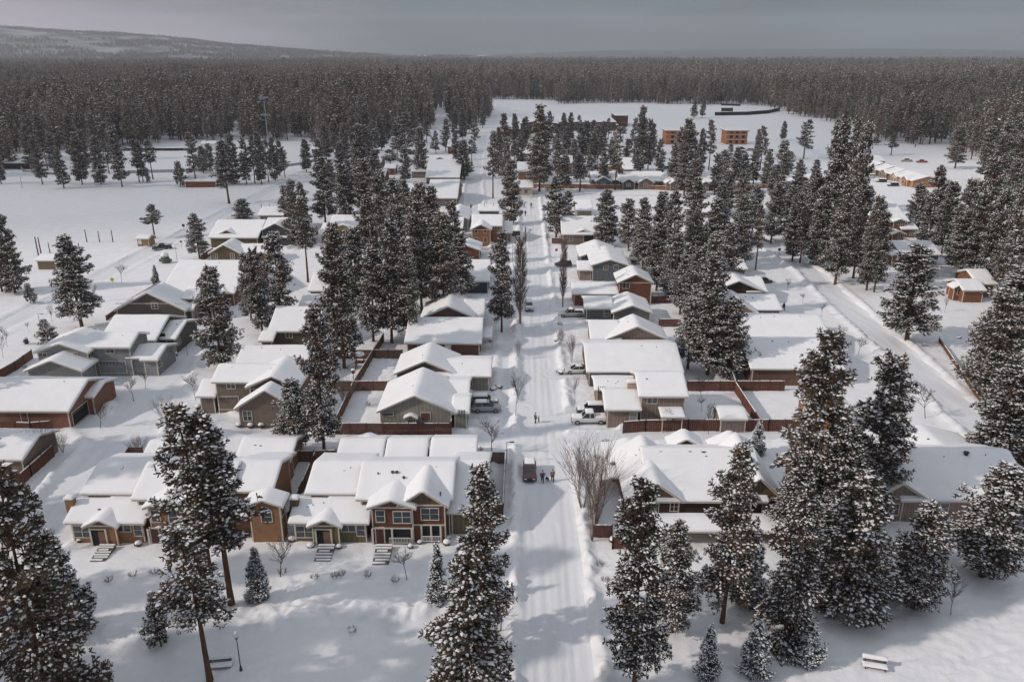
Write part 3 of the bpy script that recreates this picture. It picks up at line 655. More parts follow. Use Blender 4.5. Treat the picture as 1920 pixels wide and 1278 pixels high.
# right of the street
h = House('house', 'beige two storey house with a chimney and patio awning, right of the street', 'house', (1115, 800), mauve)
w = h.gx((1198, 744), (1291, 744), 700, 5.0, 20); h.win(1223, 749, 1.5, 1.2, 2, wg=w)
w = h.gx((1134, 769), (1203, 769), 733, 3.0, 18); h.win(1187, 782, 1.0, 1.6, 1, kind='door', wg=w, mat=M['galv'])
h.gx((1115, 732), (1200, 732), 711, 3.0, 14); h.chimney(1187, 716, 5.6, 1.8, .9, 1.6, cream)
aw = h.gx((1240, 782), (1284, 782), 766, 2.6, 10, walls=False); x0, y0 = aw['x0'], aw['y0']
for q in (x0 + .3, aw['x1'] - .3): h.bx('post', [(q - .06, q + .06, y0 + .3, y0 + .42, -.2, 2.4)], [h.trim])
for i in range(4): h.vent(1122 + 4 * i, 727, 3.5, .06, .1)
h = House('house', 'long low house with one big rectangular snow roof, behind the beige two storey house', 'house', (1100, 712), brgrey)
w = h.gx((1100, 698), (1282, 698), 645, 2.9, 16)
h.gx((1118, 672), (1150, 672), 650, 3.6, 12, walls=False)
h = House('house', 'beige gabled house with a broad board and batten gable, right of the street', 'house', (1104, 655), mauve)
w = h.gy((1136, 637), (1252, 637), (1183, 590), 2.9, apex=612); h.win(1187, 643, 1.0, 1.0, 2, wg=w)
h.gx((1107, 637), (1165, 637), 602, 2.8, 18)
h = House('house', 'grey gabled house with a two level snow roof, right of the street', 'house', (1095, 602), sid('mid grey', (.13, .13, .13)))
w = h.gy((1147, 587), (1224, 587), (1175, 548), 3.0, apex=573)
w = h.gx((1096, 579), (1150, 579), 557, 3.0, 16); h.win(1137, 587, 1.0, 1.6, 1, wg=w)
h = House('house', 'rust brown two storey house with a one storey wing, right of the street', 'house', (1073, 572), rust)
w = h.gy((1158, 531), (1226, 531), (1183, 498), 5.4, apex=515); h.win(1174, 535, 1.5, 1.3, 2, wg=w)
h.bx('band', [(w['L'], w['R'], w['F'] - .05, w['F'] - .03, 5.3, 5.5)], [h.trim])
w = h.gx((1073, 552), (1160, 552), 531, 2.9, 18)
h = House('house', 'blue grey gabled house with a small rooftop dormer step, right of the street', 'house', (1080, 527), grey)
w = h.gy((1108, 498), (1180, 498), (1130, 462), 4.2, apex=487); h.win(1136, 502, 1.0, 1.1, 2, wg=w); h.win(1155, 501, 1.0, 1.0, 2, wg=w)
h.gy((1086, 482), (1160, 482), (1122, 450), 3.6, 20); h.gx((1083, 507), (1112, 507), 490, 2.8, 16, wall=mauve)
h = House('house', 'taupe house with an open porch at the corner of the side street', 'house', (1053, 458), taupe)
w = h.gx((1053, 440), (1127, 440), 406, 3.2, 22); h.win(1068, 448, 1.8, 1.2, 2, wg=w); h.win(1104, 447, 3, 2, 1, kind='opening', wg=w)
h.gy((1076, 438), (1112, 438), (1092, 415), 3.4, 22, gable=sid('mid taupe', (.2, .12, .09)))
h = House('house', 'dark brown house with a low wide gable behind the snowy pine clump, right', 'house', (1335, 555), sid('choc', (.045, .028, .025)))
w = h.gy((1335, 547), (1434, 547), (1368, 505), 3.0, apex=527); h.gx((1400, 548), (1440, 548), 520, 2.8, 16)
h = House('house', 'grey house with a right hand wing beside the diagonal road, right', 'house', (1357, 592), lgrey)
w = h.gy((1357, 590), (1424, 590), (1380, 545), 3.0, apex=571, wall=mauve); h.gx((1396, 582), (1467, 582), 553, 2.9, 16, wall=brgrey)
h = House('house', 'house with two very large snow roofs between the snowy pine clump and diagonal road', 'house', (1398, 715), sid('tan brown', (.17, .10, .07)))
w = h.gx((1392, 641), (1562, 641), 592, 3.0, 16); w = h.gx((1408, 692), (1584, 692), 638, 3.2, 16)
h = House('house', 'narrow tan orange gable end glimpsed between the big snowy pines, right', 'house', (1530, 792), orange)
w = h.gy((1505, 756), (1590, 756), (1550, 726), 4.6, apex=742); h.win(1563, 775, 1.2, 1.3, 2, wg=w)
h = House('shed', 'small garden shed with a thick snow roof inside the red fence', 'shed', (1350, 797), mauve, detail=False)
h.gx((1350, 787), (1402, 787), 766, 2.0, 18, oh=.2)
h = House('house', 'orange brown two storey house with three front windows beyond the right pine row', 'house', (1640, 452), wood)
ob = sid('orange brown', (.22, .095, .055))
w = h.gx((1636, 415), (1705, 415), 398, 5.2, 20, wall=ob); w = h.gy((1675, 416), (1702, 416), (1690, 405), 5.2, 20, wall=ob); h.win(1687, 418, 1.8, .9, 3, wg=w)
w = h.gy((1642, 438), (1690, 438), (1660, 420), 3.0, 22, wall=ob); h.win(1671, 443, 1.3, 1.5, 2, wg=w); w = h.gx((1690, 430), (1722, 430), 411, 3.0, 18, wall=ob); h.win(1710, 437, 1.2, 1.3, 2, wg=w)
w = h.gy((1672, 440), (1700, 440), (1680, 430), 3.0, 22, wall=ob); h.win(1688, 443, 1.2, 1.4, 2, wg=w)
h = House('house', 'brown house with a row of upper windows at the right edge, beyond the pines', 'house', (1858, 433), sid('mid brown', (.14, .09, .065)))
w = h.gx((1862, 408), (1945, 408), 388, 5.2, 18); h.win(1897, 413, 2.4, 1.0, 3, wg=w); h.gx((1870, 425), (1945, 425), 417, 2.8, 10)
h = House('house', 'blue grey house with a small orange wing beyond the isolated pine', 'house', (1675, 500), grey)
h.gx((1690, 478), (1765, 478), 452, 3.2, 18); w = h.gy((1672, 480), (1700, 480), (1685, 468), 2.8, 24, wall=ob); w = h.gy((1728, 492), (1758, 492), (1745, 478), 3.4, 26); w = h.gy((1735, 502), (1756, 502), (1745, 492), 2.9, 26)
h = House('house', 'small orange house with a pitched snow roof beyond the isolated pine, right edge', 'house', (1788, 562), ob)
w = h.gy((1788, 541), (1815, 541), (1818, 527), 2.9, 30); h.win(1800, 547, 1.1, 1.4, 2, wg=w); h.gx((1806, 545), (1850, 545), 524, 2.9, 20)
h.gx((1832, 533), (1870, 533), 506, 3.2, 20)
h = House('house', 'snow roofed house showing between the thick right hand pines', 'house', (1300, 440), taupe)
h.gx((1303, 440), (1335, 440), 405, 4.0, 26)
h = House('house', 'flat looking grey house roof just beyond the corner of the side street', 'house', (1080, 402), sage)
h.gx((1080, 395), (1112, 395), 375, 3, 16); h.vent(1090, 377, 4.5); h.vent(1100, 377, 4.5)
h = House('house', 'small snow roof behind the dark brown house, right', 'house', (1355, 510), mauve)
h.gx((1357, 505), (1402, 505), 487, 2.8, 16)
h = House('house', 'pale house roof among the middle pines, right of the side street', 'house', (1310, 402), taupe)
h.gx((1314, 398), (1345, 398), 380, 3, 16)
# distant rows, right: houses along the long fence
row = [(1108, 1165, 341, 322, grey, 'blue grey', 0), (1160, 1206, 343, 322, slate, 'dark green gabled', 1), (1188, 1245, 343, 322, taupe, 'taupe twin gabled', 0), (1243, 1275, 344, 325, mauve, 'mauve gabled', 1),
       (1250, 1290, 345, 325, taupe, 'brown gabled', 1), (1312, 1340, 345, 322, olive, 'olive gabled', 1), (1335, 1352, 347, 330, grey, 'narrow grey', 1), (1468, 1492, 343, 330, slate, 'dark slate gabled', 1), (1485, 1540, 340, 322, darkbr, 'dark brown hipped', 1)]
for a, b, ye, yk, wm, nm, g in row:
    h = House('house', nm + ' house in the row just behind the long orange fence', 'house', (a, ye + 9), wm, group='small houses behind the long orange fence', detail=False)
    w = h.gx((a, ye - 3), (b, ye - 3), yk, 3.0, 22)
    if g or 1:
        m = (a + b) / 2; w = h.gy((m - .36 * (b - a), ye), (m + .2 * (b - a), ye), (m, ye - 10), 3.0, 30); h.win(m - .1 * (b - a), ye + 3.5, 1.6, 1.2, 2, wg=w)
row = [(970, 1012, 322, 304, wood, 'raw orange'), (1040, 1075, 306, 292, wood, 'half built'), (1122, 1150, 312, 300, wood, 'sheathed'), (1168, 1192, 318, 296, sid('clay', (.27, .13, .09)), 'clay coloured square'), (972, 1000, 352, 338, cream, 'cream'),
       (975, 1000, 288, 278, brgrey, 'low brown'), (1040, 1056, 290, 280, brown, 'small brown')]
for a, b, ye, yk, wm, nm in row:
    h = House('house', nm + ' house standing among the pines before the school building', 'house', (a, ye + 15), wm, detail=False)
    w = h.gx((a, ye), (b, ye), yk, 5.0 if ye < 330 else 3, 16); h.win((a + b) / 2, ye + 7, 1.4, 1.4, 1, wg=w)
# left of the street, beyond the side street
row = [(797, 862, 333, 300, rust, 'long rust brown house with wide snow roof', 2.9), (800, 848, 300, 292, wood, 'house roof with a tiny orange gable', 3), (700, 722, 332, 318, rust, 'small rust walled house', 3), (690, 715, 305, 293, taupe, 'olive gabled house', 3),
       (650, 690, 330, 318, brgrey, 'low house with a grey gable', 3), (640, 690, 352, 338, taupe, 'low house with a long snow roof', 3), (800, 858, 372, 337, taupe, 'house with a bright square snow roof', 3), (740, 790, 365, 345, brgrey, 'house with a diagonal ridge', 3),
       (645, 690, 312, 300, brgrey, 'far low house', 3), (838, 872, 275, 262, plain('barn red', (.13, .02, .02)), 'dark red barn', 4.2), (655, 672, 405, 392, tan, 'small tan house', 3), (770, 800, 322, 312, mauve, 'small pale house', 3),
       (720, 742, 316, 308, rust, 'tiny rust walled shed', 3)]
for a, b, ye, yk, wm, nm, he in row:
    h = House('barn' if 'barn' in nm else 'house', nm + ' among far pines left of the street', 'barn' if 'barn' in nm else 'house', (a, ye + 10), wm, detail=False)
    w = h.gx((a, ye), (b, ye), yk, he, 18)
    if 'gable' in nm or 'barn' in nm or 'diagonal' in nm: m = (a + b) / 2; h.gy((m - 9, ye), (m + 9, ye), (m, ye - 6), he, 30)
    h.win(a + 8, ye + 3, 1.3, 1.1, 2, wg=w)
# school, apartment frames, park buildings, far sheds
h = House('school_building', 'long low school building with a brown end wall near the forest edge', 'school', (975, 245), sid('school brown', (.12, .06, .045)), trim=M['darkbark'], detail=False)
def flat(a, b, ye, yr, hz, pitch=1.2):
    x0, y0 = h.loc(a, ye, hz); x1, _ = h.loc(b, ye, hz); y1 = h.loc(a, yr, hz)[1]; return h.wing(x0, x1, y0, max(y1, y0 + 6), hz, 'x', pitch)
flat(1042, 1156, 229, 217, 6.5); flat(945, 976, 242, 220, 5.5); flat(1130, 1160, 235, 231, 3)
w = h.gy((975, 232), (1046, 229), (1010, 220), 7, 8); flat(1153, 1179, 217, 212, 8.5)
for i, (a, b, lb) in enumerate(((1248, 1303, 'three storey apartment shell sheathed in orange plywood, left of the two, partly behind pines'), (1361, 1400, 'three storey apartment shell sheathed in orange plywood, right of the two, standing clear'))):
    h = House('apartment_building', lb, 'building', (a, 271), M['ply'], trim=M['ply'], detail=False)
    x0, y0 = h.loc(a, 271, 0); x1, _ = h.loc(b, 271, 0); w_ = x1 - x0; hh = topH(G(a, 271)[1], 243)
    h.bx('wall', [(x0, x1, y0, y0 + 14, -.5, hh - 1.2)], [M['ply']]); h.bx('roof', [(x0 - .8, x1 + .8, y0 - .8, y0 + 15, hh - 1.19, hh - .6)], [M['ply']], snow=.5)
    for k in range(1, 3): h.bx('floor_band', [(x0 - .1, x1 + .1, y0 - .5, y0 - .02, hh * k / 3 - .2, hh * k / 3 + .1)], [plain('pale board', (.55, .4, .3))])
    for k in range(3):
        for q in (.22, .5, .8): xx = x0 + w_ * q; h.bx('window_opening', [(xx - .9, xx + .9, y0 - .05, y0 + .1, hh * k / 3 + .9, hh * k / 3 + 2.5)], [M['dark']])  # dark panels on the solid wall paint the shade behind unglazed windows
def tiny(name, lb, cat, a, b, ye, yr, wm, he=2.4, pitch=16, rot=-.57, door=None, **k):
    h = House(name, lb, cat, (a, ye + 5), wm, detail=False, rot=rot); w = h.gx((a, ye), (b, ye), yr, he, pitch, oh=.25, T=.3)
    if door: h.win(door, ye + 4, .9, 1.8, 1, kind='door', wg=w, mat=M['white'])
    return h, w
tiny('shed', 'small tan utility shed with a pale door beside the park road', 'shed', 254, 279, 448, 441, tan, door=262)
tiny('shed', 'low olive shed on the snowy field by the left pines', 'shed', 66, 104, 489, 477, olive)
tiny('dugout', 'long brown ballpark building under the field edge pines', 'building', 345, 405, 340, 328, rust, 2.6)
tiny('shed', 'small brown shed at the bend of the far park fence', 'shed', 583, 607, 280, 274, rust)
tiny('picnic_shelter', 'dark open shelter at the left edge of the far park', 'shelter', 2, 56, 306, 299, darkbr, 3)
tiny('picnic_shelter', 'red roofed shelter just behind the dark one at the left edge', 'shelter', 14, 50, 297, 291, rust, 3)
tiny('building', 'white ballpark building glimpsed between the left grove trees', 'building', 375, 403, 270, 265, M['white'], 4)
# pale town houses seen end on, right distance
ta, tb = G(1607, 320), G(1702, 352); tang = math.degrees(math.atan2(tb[1] - ta[1], tb[0] - ta[0])); tl_ = math.hypot(tb[0] - ta[0], tb[1] - ta[1]) / 5
for i, (a, b, ye, yk, wm) in enumerate(((1605, 1625, 312, 303, brgrey), (1622, 1642, 318, 306, taupe), (1640, 1662, 326, 312, sid('rosewood', (.25, .15, .12))), (1657, 1700, 336, 318, cream), (1672, 1702, 340, 328, wood))):
    h = House('townhouse', ('grey brown', 'taupe', 'rosy', 'cream', 'bare wood')[i] + ' townhouse in the short row on the open snow, right distance', 'house', (1607 + 19 * i, 320 + 6.4 * i), wm, detail=False, rot=tang)
    w = h.wing(.6, tl_ - .6, 1.2, 15, 3.0, 'x', 16); w = h.wing(tl_ * .18, tl_ * .72, 0, 8, 2.9, 'y', 28)
    h.win(0, 0, 1.6, 1.3, 2, wg=w, az=(tl_ * .33, 1.5)); h.win(0, 0, 1.0, 2.0, 1, kind='door', wg=w, az=(tl_ * .57, 1.0))
h = House('house', 'long low roof edge in the far open snow behind the townhouses', 'house', (1605, 306), brgrey, detail=False); h.gx((1604, 302), (1662, 302), 292, 3, 10)
h = House('house', 'dark gabled roof just behind the orange brown house, right', 'house', (1632, 402), slate, detail=False); h.gx((1634, 397), (1690, 397), 378, 3.5, 20); 
h = House('house', 'brown fronted house at the right of the long orange fence row', 'house', (1500, 345), brown, detail=False); h.gx((1504, 335), (1545, 335), 318, 3, 18)
# ------------------------------------------------------------------ fences, banks of street furniture
def fence(pts, label, h=1.8, m=None, name='fence', cap=.12, step=2.4, alt=None):
    pts = [G(*p) for p in pts]; e = empty(name, (*pts[0], 0)); tag(e, label, 'fence'); o = Vector((*pts[0], 0))
    pn = MB(); ps = []; sn = MB()
    for (a, b) in zip(pts[:-1], pts[1:]):
        a = Vector((*a, 0)) - o; b = Vector((*b, 0)) - o; d = (b - a); Ln = d.length
        if Ln < .3: continue
        d.normalize(); n = Vector((-d.y, d.x, 0)); k = max(1, int(Ln / .16)); 
        nb = min(k, 260)
        for i in range(nb):
            p, q = a + d * (Ln * i / nb + .004), a + d * (Ln * (i + 1) / nb - .006); zz = h + random.uniform(-.012, .012); dd = n * (.012 if i % 2 else .02)
            u = n * .012
            vs = [p - u + dd, q - u + dd, q + u + dd, p + u + dd]
            pn.add([(v.x, v.y, -.3) for v in vs] + [(v.x, v.y, zz) for v in vs], [(4, 5, 6, 7), (0, 1, 5, 4), (1, 2, 6, 5), (2, 3, 7, 6), (3, 0, 4, 7)])
        np_ = max(1, int(Ln / step))
        for i in range(np_ + 1):
            p = a + d * Ln * i / np_; t = MB(); t.box(p.x - .06, p.x + .06, p.y - .06, p.y + .06, -.3, h + .12)
            if len(ps) < 95: ps.append(t)
        i = 0; x = 0.0
        while x < Ln:
            l = min(random.uniform(1.0, 3.0), Ln - x)
            if random.random() < .85:
                p, q = a + d * (x + .05), a + d * (x + l - .05); u = n * .07; hh = h + cap * random.uniform(.6, 1.2)
                vs = [p - u, q - u, q + u, p + u]; m2 = [v + (p - q).normalized() * s for v, s in zip([p - u * .4, q - u * .4, q + u * .4, p + u * .4], (-.08, .08, .08, -.08))]
                sn.add([(v.x, v.y, h + .005) for v in vs] + [(v.x, v.y, hh) for v in m2], [(4, 5, 6, 7), (0, 1, 5, 4), (1, 2, 6, 5), (2, 3, 7, 6), (3, 0, 4, 7)])
            x += l
    pn.build('panel', [m or M['fence']], e)
    for t in ps: t.build('post', [m or M['fence']], e)
    if sn.V: sn.build('snow', [M['roofsnow']], e)
    return e
fence([(625, 813), (846, 813)], 'red cedar fence in front of the sage grey house')
fence([(846, 811), (848, 800)], 'short return of red fence at the corner of the sage grey house')
fence([(627, 810), (662, 735), (702, 668), (720, 640)], 'dark fence running back between the yards, left of the sage grey house', m=M['woodfence'])
fence([(612, 732), (730, 732)], 'red fence at the back of the yard behind the sage grey house')
fence([(625, 672), (755, 672)], 'brown fence with a snow cap behind the long yard', m=M['woodfence'])
fence([(545, 866), (590, 866), (632, 864)], 'brown fence stretch between the garages of the front duplexes', m=M['woodfence'])
fence([(541, 985), (572, 915), (592, 868)], 'red fence running back beside the brown duplex')
fence([(893, 868), (948, 868)], 'short red fence beside the right garage')
fence([(948, 868), (946, 905), (943, 968), (915, 968)], 'fence along the sidewalk beside the brown duplex, seen edge on', cap=.2)
fence([(1168, 810), (1210, 807), (1290, 806), (1440, 806), (1500, 806)], 'red cedar fence behind the dark brown house, right of the street')
fence([(1288, 732), (1380, 732), (1470, 732)], 'red fence across the back yards right of the beige house')
fence([(1378, 734), (1424, 806)], 'red fence running diagonally between the two right hand yards')
fence([(1362, 690), (1378, 732)], 'short red fence behind the snowy pine clump')
fence([(1112, 1008), (1147, 1008)], 'short red fence panel at the corner below the dark brown house')
fence([(1147, 1008), (1148, 1030), (1215, 1030)], 'low red fence in front of the dark brown house, behind pines')
fence([(1112, 1008), (1118, 960), (1128, 900)], 'red fence running back beside the dark brown house', cap=.2)
fence([(1222, 569), (1270, 569)], 'red fence beside the grey gabled house')
fence([(1235, 613), (1275, 613)], 'short red fence beside the beige gabled house')
fence([(0, 810), (60, 812), (100, 808)], 'red fence below the red brown garage house, left edge')
fence([(15, 935), (60, 893), (102, 855)], 'long red brown fence running back at the left edge')
fence([(0, 712), (30, 695), (62, 672)], 'brown fence behind the low gabled wing, left edge', m=M['woodfence'])
fence([(232, 862), (242, 848), (268, 848)], 'small red fence corner behind the tan orange duplex', h=.9)
fence([(200, 601), (222, 585), (250, 565), (300, 536)], 'fence climbing back beside the clipped gable house', h=1.1, m=M['woodfence'])
fence([(450, 462), (545, 452)], 'red fence beside the hip roofed house')
fence([(378, 490), (400, 476)], 'dark fence at the end of the olive gable', m=M['woodfence'])
fence([(1035, 457), (1053, 457)], 'dark red fence at the corner by the side street')
fence([(960, 444), (975, 444)], 'dark red fence beside the orange brown house by the street')
fence([(1600, 712), (1540, 712), (1530, 725)], 'red fence at the right end of the two big roofs')
fence([(1760, 640), (1920, 880)], 'low dark fence along the far side of the diagonal road', h=.9, m=M['woodfence'])
fence([(960, 353), (1070, 353), (1180, 355), (1300, 358), (1480, 352), (1545, 349)], 'long orange fence along the far cross street', m=plain('orange fence', (.28, .12, .07)), step=6)
fence([(1340, 217), (1400, 216), (1440, 213), (1462, 208)], 'dark curved barrier on the far open snow field', h=3.2, m=M['dark'], step=20, cap=.3)
fence([(1352, 209), (1374, 209)], 'short dark wall on the far open snow field', h=3.4, m=M['dark'], step=10, cap=.5)
fence([(1352, 198), (1388, 199)], 'far low dark wall at the forest edge on the open field', h=2.2, m=M['dark'], step=20)
fence([(230, 283), (330, 283), (405, 281)], 'dark outfield fence of the ballpark, far side', h=1.6, m=M['dark'], step=10)
fence([(240, 325), (330, 323), (400, 322)], 'dark outfield fence of the ballpark, near side', h=1.4, m=M['galv'], step=10)
fence([(540, 312), (570, 308), (590, 302), (592, 296), (575, 292)], 'curved low fence round the small ball field', h=1.2, m=M['galv'], step=6)
fence([(35, 312), (44, 322), (120, 330)], 'low curved fence beside the left edge shelter', h=1.2, m=M['galv'], step=8)
def pole(name, px, by, ty, r, m, label, cat='pole', group=None, extra=None):
    x, y = G(px, by); hgt = topH(y, ty); e = empty(name, (x, y, 0)); tag(e, label, cat, group)
    t = MB(); t.tube([(0, 0, -.3), (0, 0, hgt)], [r, r * .7], 8); t.build('pole', [m], e)
    if extra: extra(e, hgt)
    return e
def globe(e, h):
    t = MB(); t.tube([(0, 0, h - .05), (0, 0, h + .12)], [.12, .16], 10); t.tube([(0, 0, 0), (0, 0, .5)], [.16, .09], 10); t.build('collar', [M['metal']], e)
    t = MB(); t.blob((0, 0, h + .38), (.24, .24, .30), 12, 8, 0); l = t.build('lamp_shade', [M['lampglass']], e, True); t = MB(); t.blob((0, 0, h + .66), (.22, .22, .12), 10, 5, .04); t.build('snow', [M['roofsnow']], l, True)
def arm(e, h):
    t = MB(); t.tube([(0, 0, h - .1), (.7, 0, h)], .04, 6); t.build('arm', [M['metal']], e); t = MB(); t.box(.5, 1.1, -.12, .12, h - .08, h + .02); t.build('lamp_head', [M['metal']], e)
pole('street_lamp', 452, 1256, 1196, .06, M['metal'], 'black post lamp with a frosted globe on the front lawn, lower left', 'street lamp', None, globe)
pole('street_lamp', 950, 868, 828, .05, M['metal'], 'thin dark lamp post beside the short fence by the street', 'street lamp', None, arm)
pole('street_lamp', 77, 617, 588, .06, M['metal'], 'dark lamp post between the roadside saplings, left edge', 'street lamp', None, arm)
pole('street_lamp', 332, 487, 458, .05, M['metal'], 'thin dark lamp post near the red hydrant by the park road', 'street lamp', None, arm)
pole('street_lamp', 42, 353, 332, .09, M['metal'], 'lamp post at the left end of the park grove', 'street lamp', None, arm)
pole('street_lamp', 961, 492, 455, .05, M['metal'], 'thin lamp post right of the narrow street pine', 'street lamp', None, arm)
def board(c, w=.75, hh=.75, diamond=False):
    def f(e, h):
        t = MB()
        if diamond: q = w * .7; t.add([(-q, -.03, h), (0, -.03, h - q), (q, -.03, h), (0, -.03, h + q), (-q, .0, h), (0, .0, h - q), (q, .0, h), (0, .0, h + q)], [(0, 1, 2, 3), (7, 6, 5, 4), (0, 4, 5, 1), (1, 5, 6, 2), (2, 6, 7, 3), (3, 7, 4, 0)])
        else: t.box(-w / 2, w / 2, -.06, -.03, h - hh, h)
        t.build('sign_panel', [c], e)
    return f
pole('road_sign', 213, 540, 524, .04, M['galv'], 'yellow diamond road sign beside the park road', 'sign', None, board(plain('yellow sign', (.45, .40, .05)), .85, .85, True))
pole('road_sign', 345, 431, 420, .05, M['metal'], 'grey square sign on the far side of the park road', 'sign', None, board(M['metal'], .9, .9))
pole('road_sign', 341, 465, 451, .05, M['metal'], 'dark sign post near the parked pickup', 'sign', None, board(M['metal'], .6, .6))
pole('road_sign', 1043, 484, 466, .04, M['galv'], 'red stop sign at the side street corner', 'sign', None, board(plain('sign red', (.35, .03, .04)), .7, .7))
pole('road_sign', 1460, 480, 465, .05, M['metal'], 'square sign at the top of the diagonal road', 'sign', None, board(M['metal'], .8, .8))
for i, (px, by, ty) in enumerate(((163, 454, 430), (187, 454, 433), (212, 454, 431))):
    pole('field_post', px, by, ty, .16, M['darkbark'], ('leftmost', 'middle', 'rightmost')[i] + ' of the three tall dark posts standing on the snow field', 'post', 'tall posts on the snow field')
for i, (px, by, ty) in enumerate(((72, 478, 444), (77, 475, 445), (94, 475, 455), (151, 480, 455))):
    pole('field_post', px, by, ty, .2 if i < 2 else .15, M['darkbark'] if i != 1 else M['fence'], ('dark leaning post at the left of the twin posts above the olive shed', 'reddish right hand twin post above the olive shed', 'single dark post just right of the twin posts', 'dark post directly right of the tall roadside pine')[i], 'post')
def lights(e, h):
    for i, z in enumerate((h, h * .62)):
        t = MB(); t.box(-3, 3, -.1, .1, z - .15, z); t.build('crossbar', [M['galv']], e)
        t = MB()
        for k in range(6): t.box(-2.9 + k * 1.05, -2.3 + k * 1.05, -.5, -.1, z - .2, z + .9)
        t.build('floodlights', [M['galv']], e)
pole('floodlight_mast', 264, 270, 197, .3, M['metal'], 'dark floodlight mast rising before the left forest', 'floodlight', None, lights)
pole('floodlight_mast', 503, 268, 184, .3, M['galv'], 'pale floodlight mast rising before the forest, left of centre', 'floodlight', None, lights)
pole('floodlight_mast', 393, 322, 262, .12, M['galv'], 'slender light pole on the ballpark, behind the brown dugout', 'floodlight', None, arm)
# bench, hydrant, feeders and yard things
def bench(px, py, rot, label):
    e = empty('park_bench', (*G(px, py), 0), rot); tag(e, label, 'bench')
    def sn(x0, x1, y0, y1, z, T, par):
        Pn, F = snowgrid(np.array(lin(x0, x1, .3)), np.array(lin(y0, y1, .15, (0, .03, .08, .14))), lambda U, V: U * 0 + z, None, T, False, 0, 2); mk('snow', Pn, F, M['roofsnow'], parent=par, smooth=True)
    s = MB()
    for k in range(4): s.box(-.95, .95, -.28 + k * .14, -.17 + k * .14, .42, .46)
    o = s.build('seat', [M['darkbark']], e); sn(-.98, .98, -.3, .28, .46, .16, o)
    s = MB()
    for k in range(3): s.box(-.95, .95, .30 + k * .03, .34 + k * .03, .52 + k * .14, .62 + k * .14)
    o = s.build('backrest', [M['darkbark']], e); sn(-.98, .98, .28, .62, .91, .3, o)
    for q in (-.8, .8): s = MB(); s.box(q - .04, q + .04, -.24, -.17, -.2, .42); s.box(q - .04, q + .04, .27, .34, -.2, .86); s.build('leg', [M['metal']], e)
    for v in e.children: pass
    e.scale = (1.1, 1.1, 1.0); e.location.z = -.12 if px > 1000 else -.3
bench(1640, 1252, R(-14), 'snow covered park bench on the open lawn at the lower right')
bench(413, 1248, R(8), 'half buried park bench between the front pine and the globe lamp, lower left')
def hyd(px, py, c, label, name, r=.22, h=.8):
    e = empty(name, (*G(px, py), 0)); tag(e, label, name.replace('_', ' '))
    t = MB(); t.tube([(0, 0, -.2), (0, 0, h)], [r, r * .9], 10); t.tube([(-r * 1.5, 0, h * .6), (r * 1.5, 0, h * .6)], r * .4, 8); t.build('body', [c], e)
    t = MB(); t.blob((0, 0, h), (r * 1.1, r * 1.1, r), 10, 6, .02); t.build('cap', [c], e, True); t = MB(); t.blob((0, 0, h + r * .9), (r, r, r * .7), 8, 5, .08); t.build('snow', [M['roofsnow']], e, True)
hyd(338, 497, plain('hydrant red', (.35, .03, .03)), 'red hydrant near the park road, left', 'fire_hydrant', .35, 1.1)
hyd(311, 493, plain('utility green', (.10, .12, .10)), 'round grey green utility box with a snow cap beside the park road', 'utility_box', 1.1, 1.3)
hyd(50, 645, M['metal'], 'small dark utility post on the snow at the left edge', 'utility_box', .4, .9)
e = empty('bird_house', (*G(664, 722), 0)); tag(e, 'reddish bird house on a pole with a snow cap in the back yard', 'bird house')
t = MB(); t.tube([(0, 0, -.2), (0, 0, 2.3)], .05, 6); t.build('pole', [M['darkbark']], e); t = MB(); t.box(-.25, .25, -.25, .25, 2.3, 2.8); o = t.build('box', [M['fence']], e); t = MB(); t.blob((0, 0, 2.95), (.4, .4, .22), 10, 6, .08); t.build('snow', [M['roofsnow']], o, True)
e = empty('play_set', (*G(676, 690), 0)); tag(e, 'snow covered wooden play set under the tall back yard pine', 'play set')
for q in ((-.8, -.6), (.8, -.6), (-.8, .6), (.8, .6)): t = MB(); t.box(q[0] - .07, q[0] + .07, q[1] - .07, q[1] + .07, -.2, 2.4); t.build('post', [M['woodfence']], e)
t = MB(); t.box(-.9, .9, -.7, .7, 1.2, 1.3); t.build('deck', [M['woodfence']], e); t = MB(); t.add([(-1, -.8, 2.4), (1, -.8, 2.4), (1, .8, 2.4), (-1, .8, 2.4), (0, 0, 3.2)], [(0, 1, 4), (1, 2, 4), (2, 3, 4), (3, 0, 4)]); t.build('roof', [M['woodfence']], e)
t = MB(); t.blob((0, 0, 2.8), (.95, .85, .55), 12, 6, .04); t.build('snow', [M['roofsnow']], e, True); t = MB(); t.add([(-.9, -.4, 1.2), (-.9, .4, 1.2), (-2.8, .4, .1), (-2.8, -.4, .1)], [(0, 1, 2, 3)]); t.build('slide', [M['galv']], e)
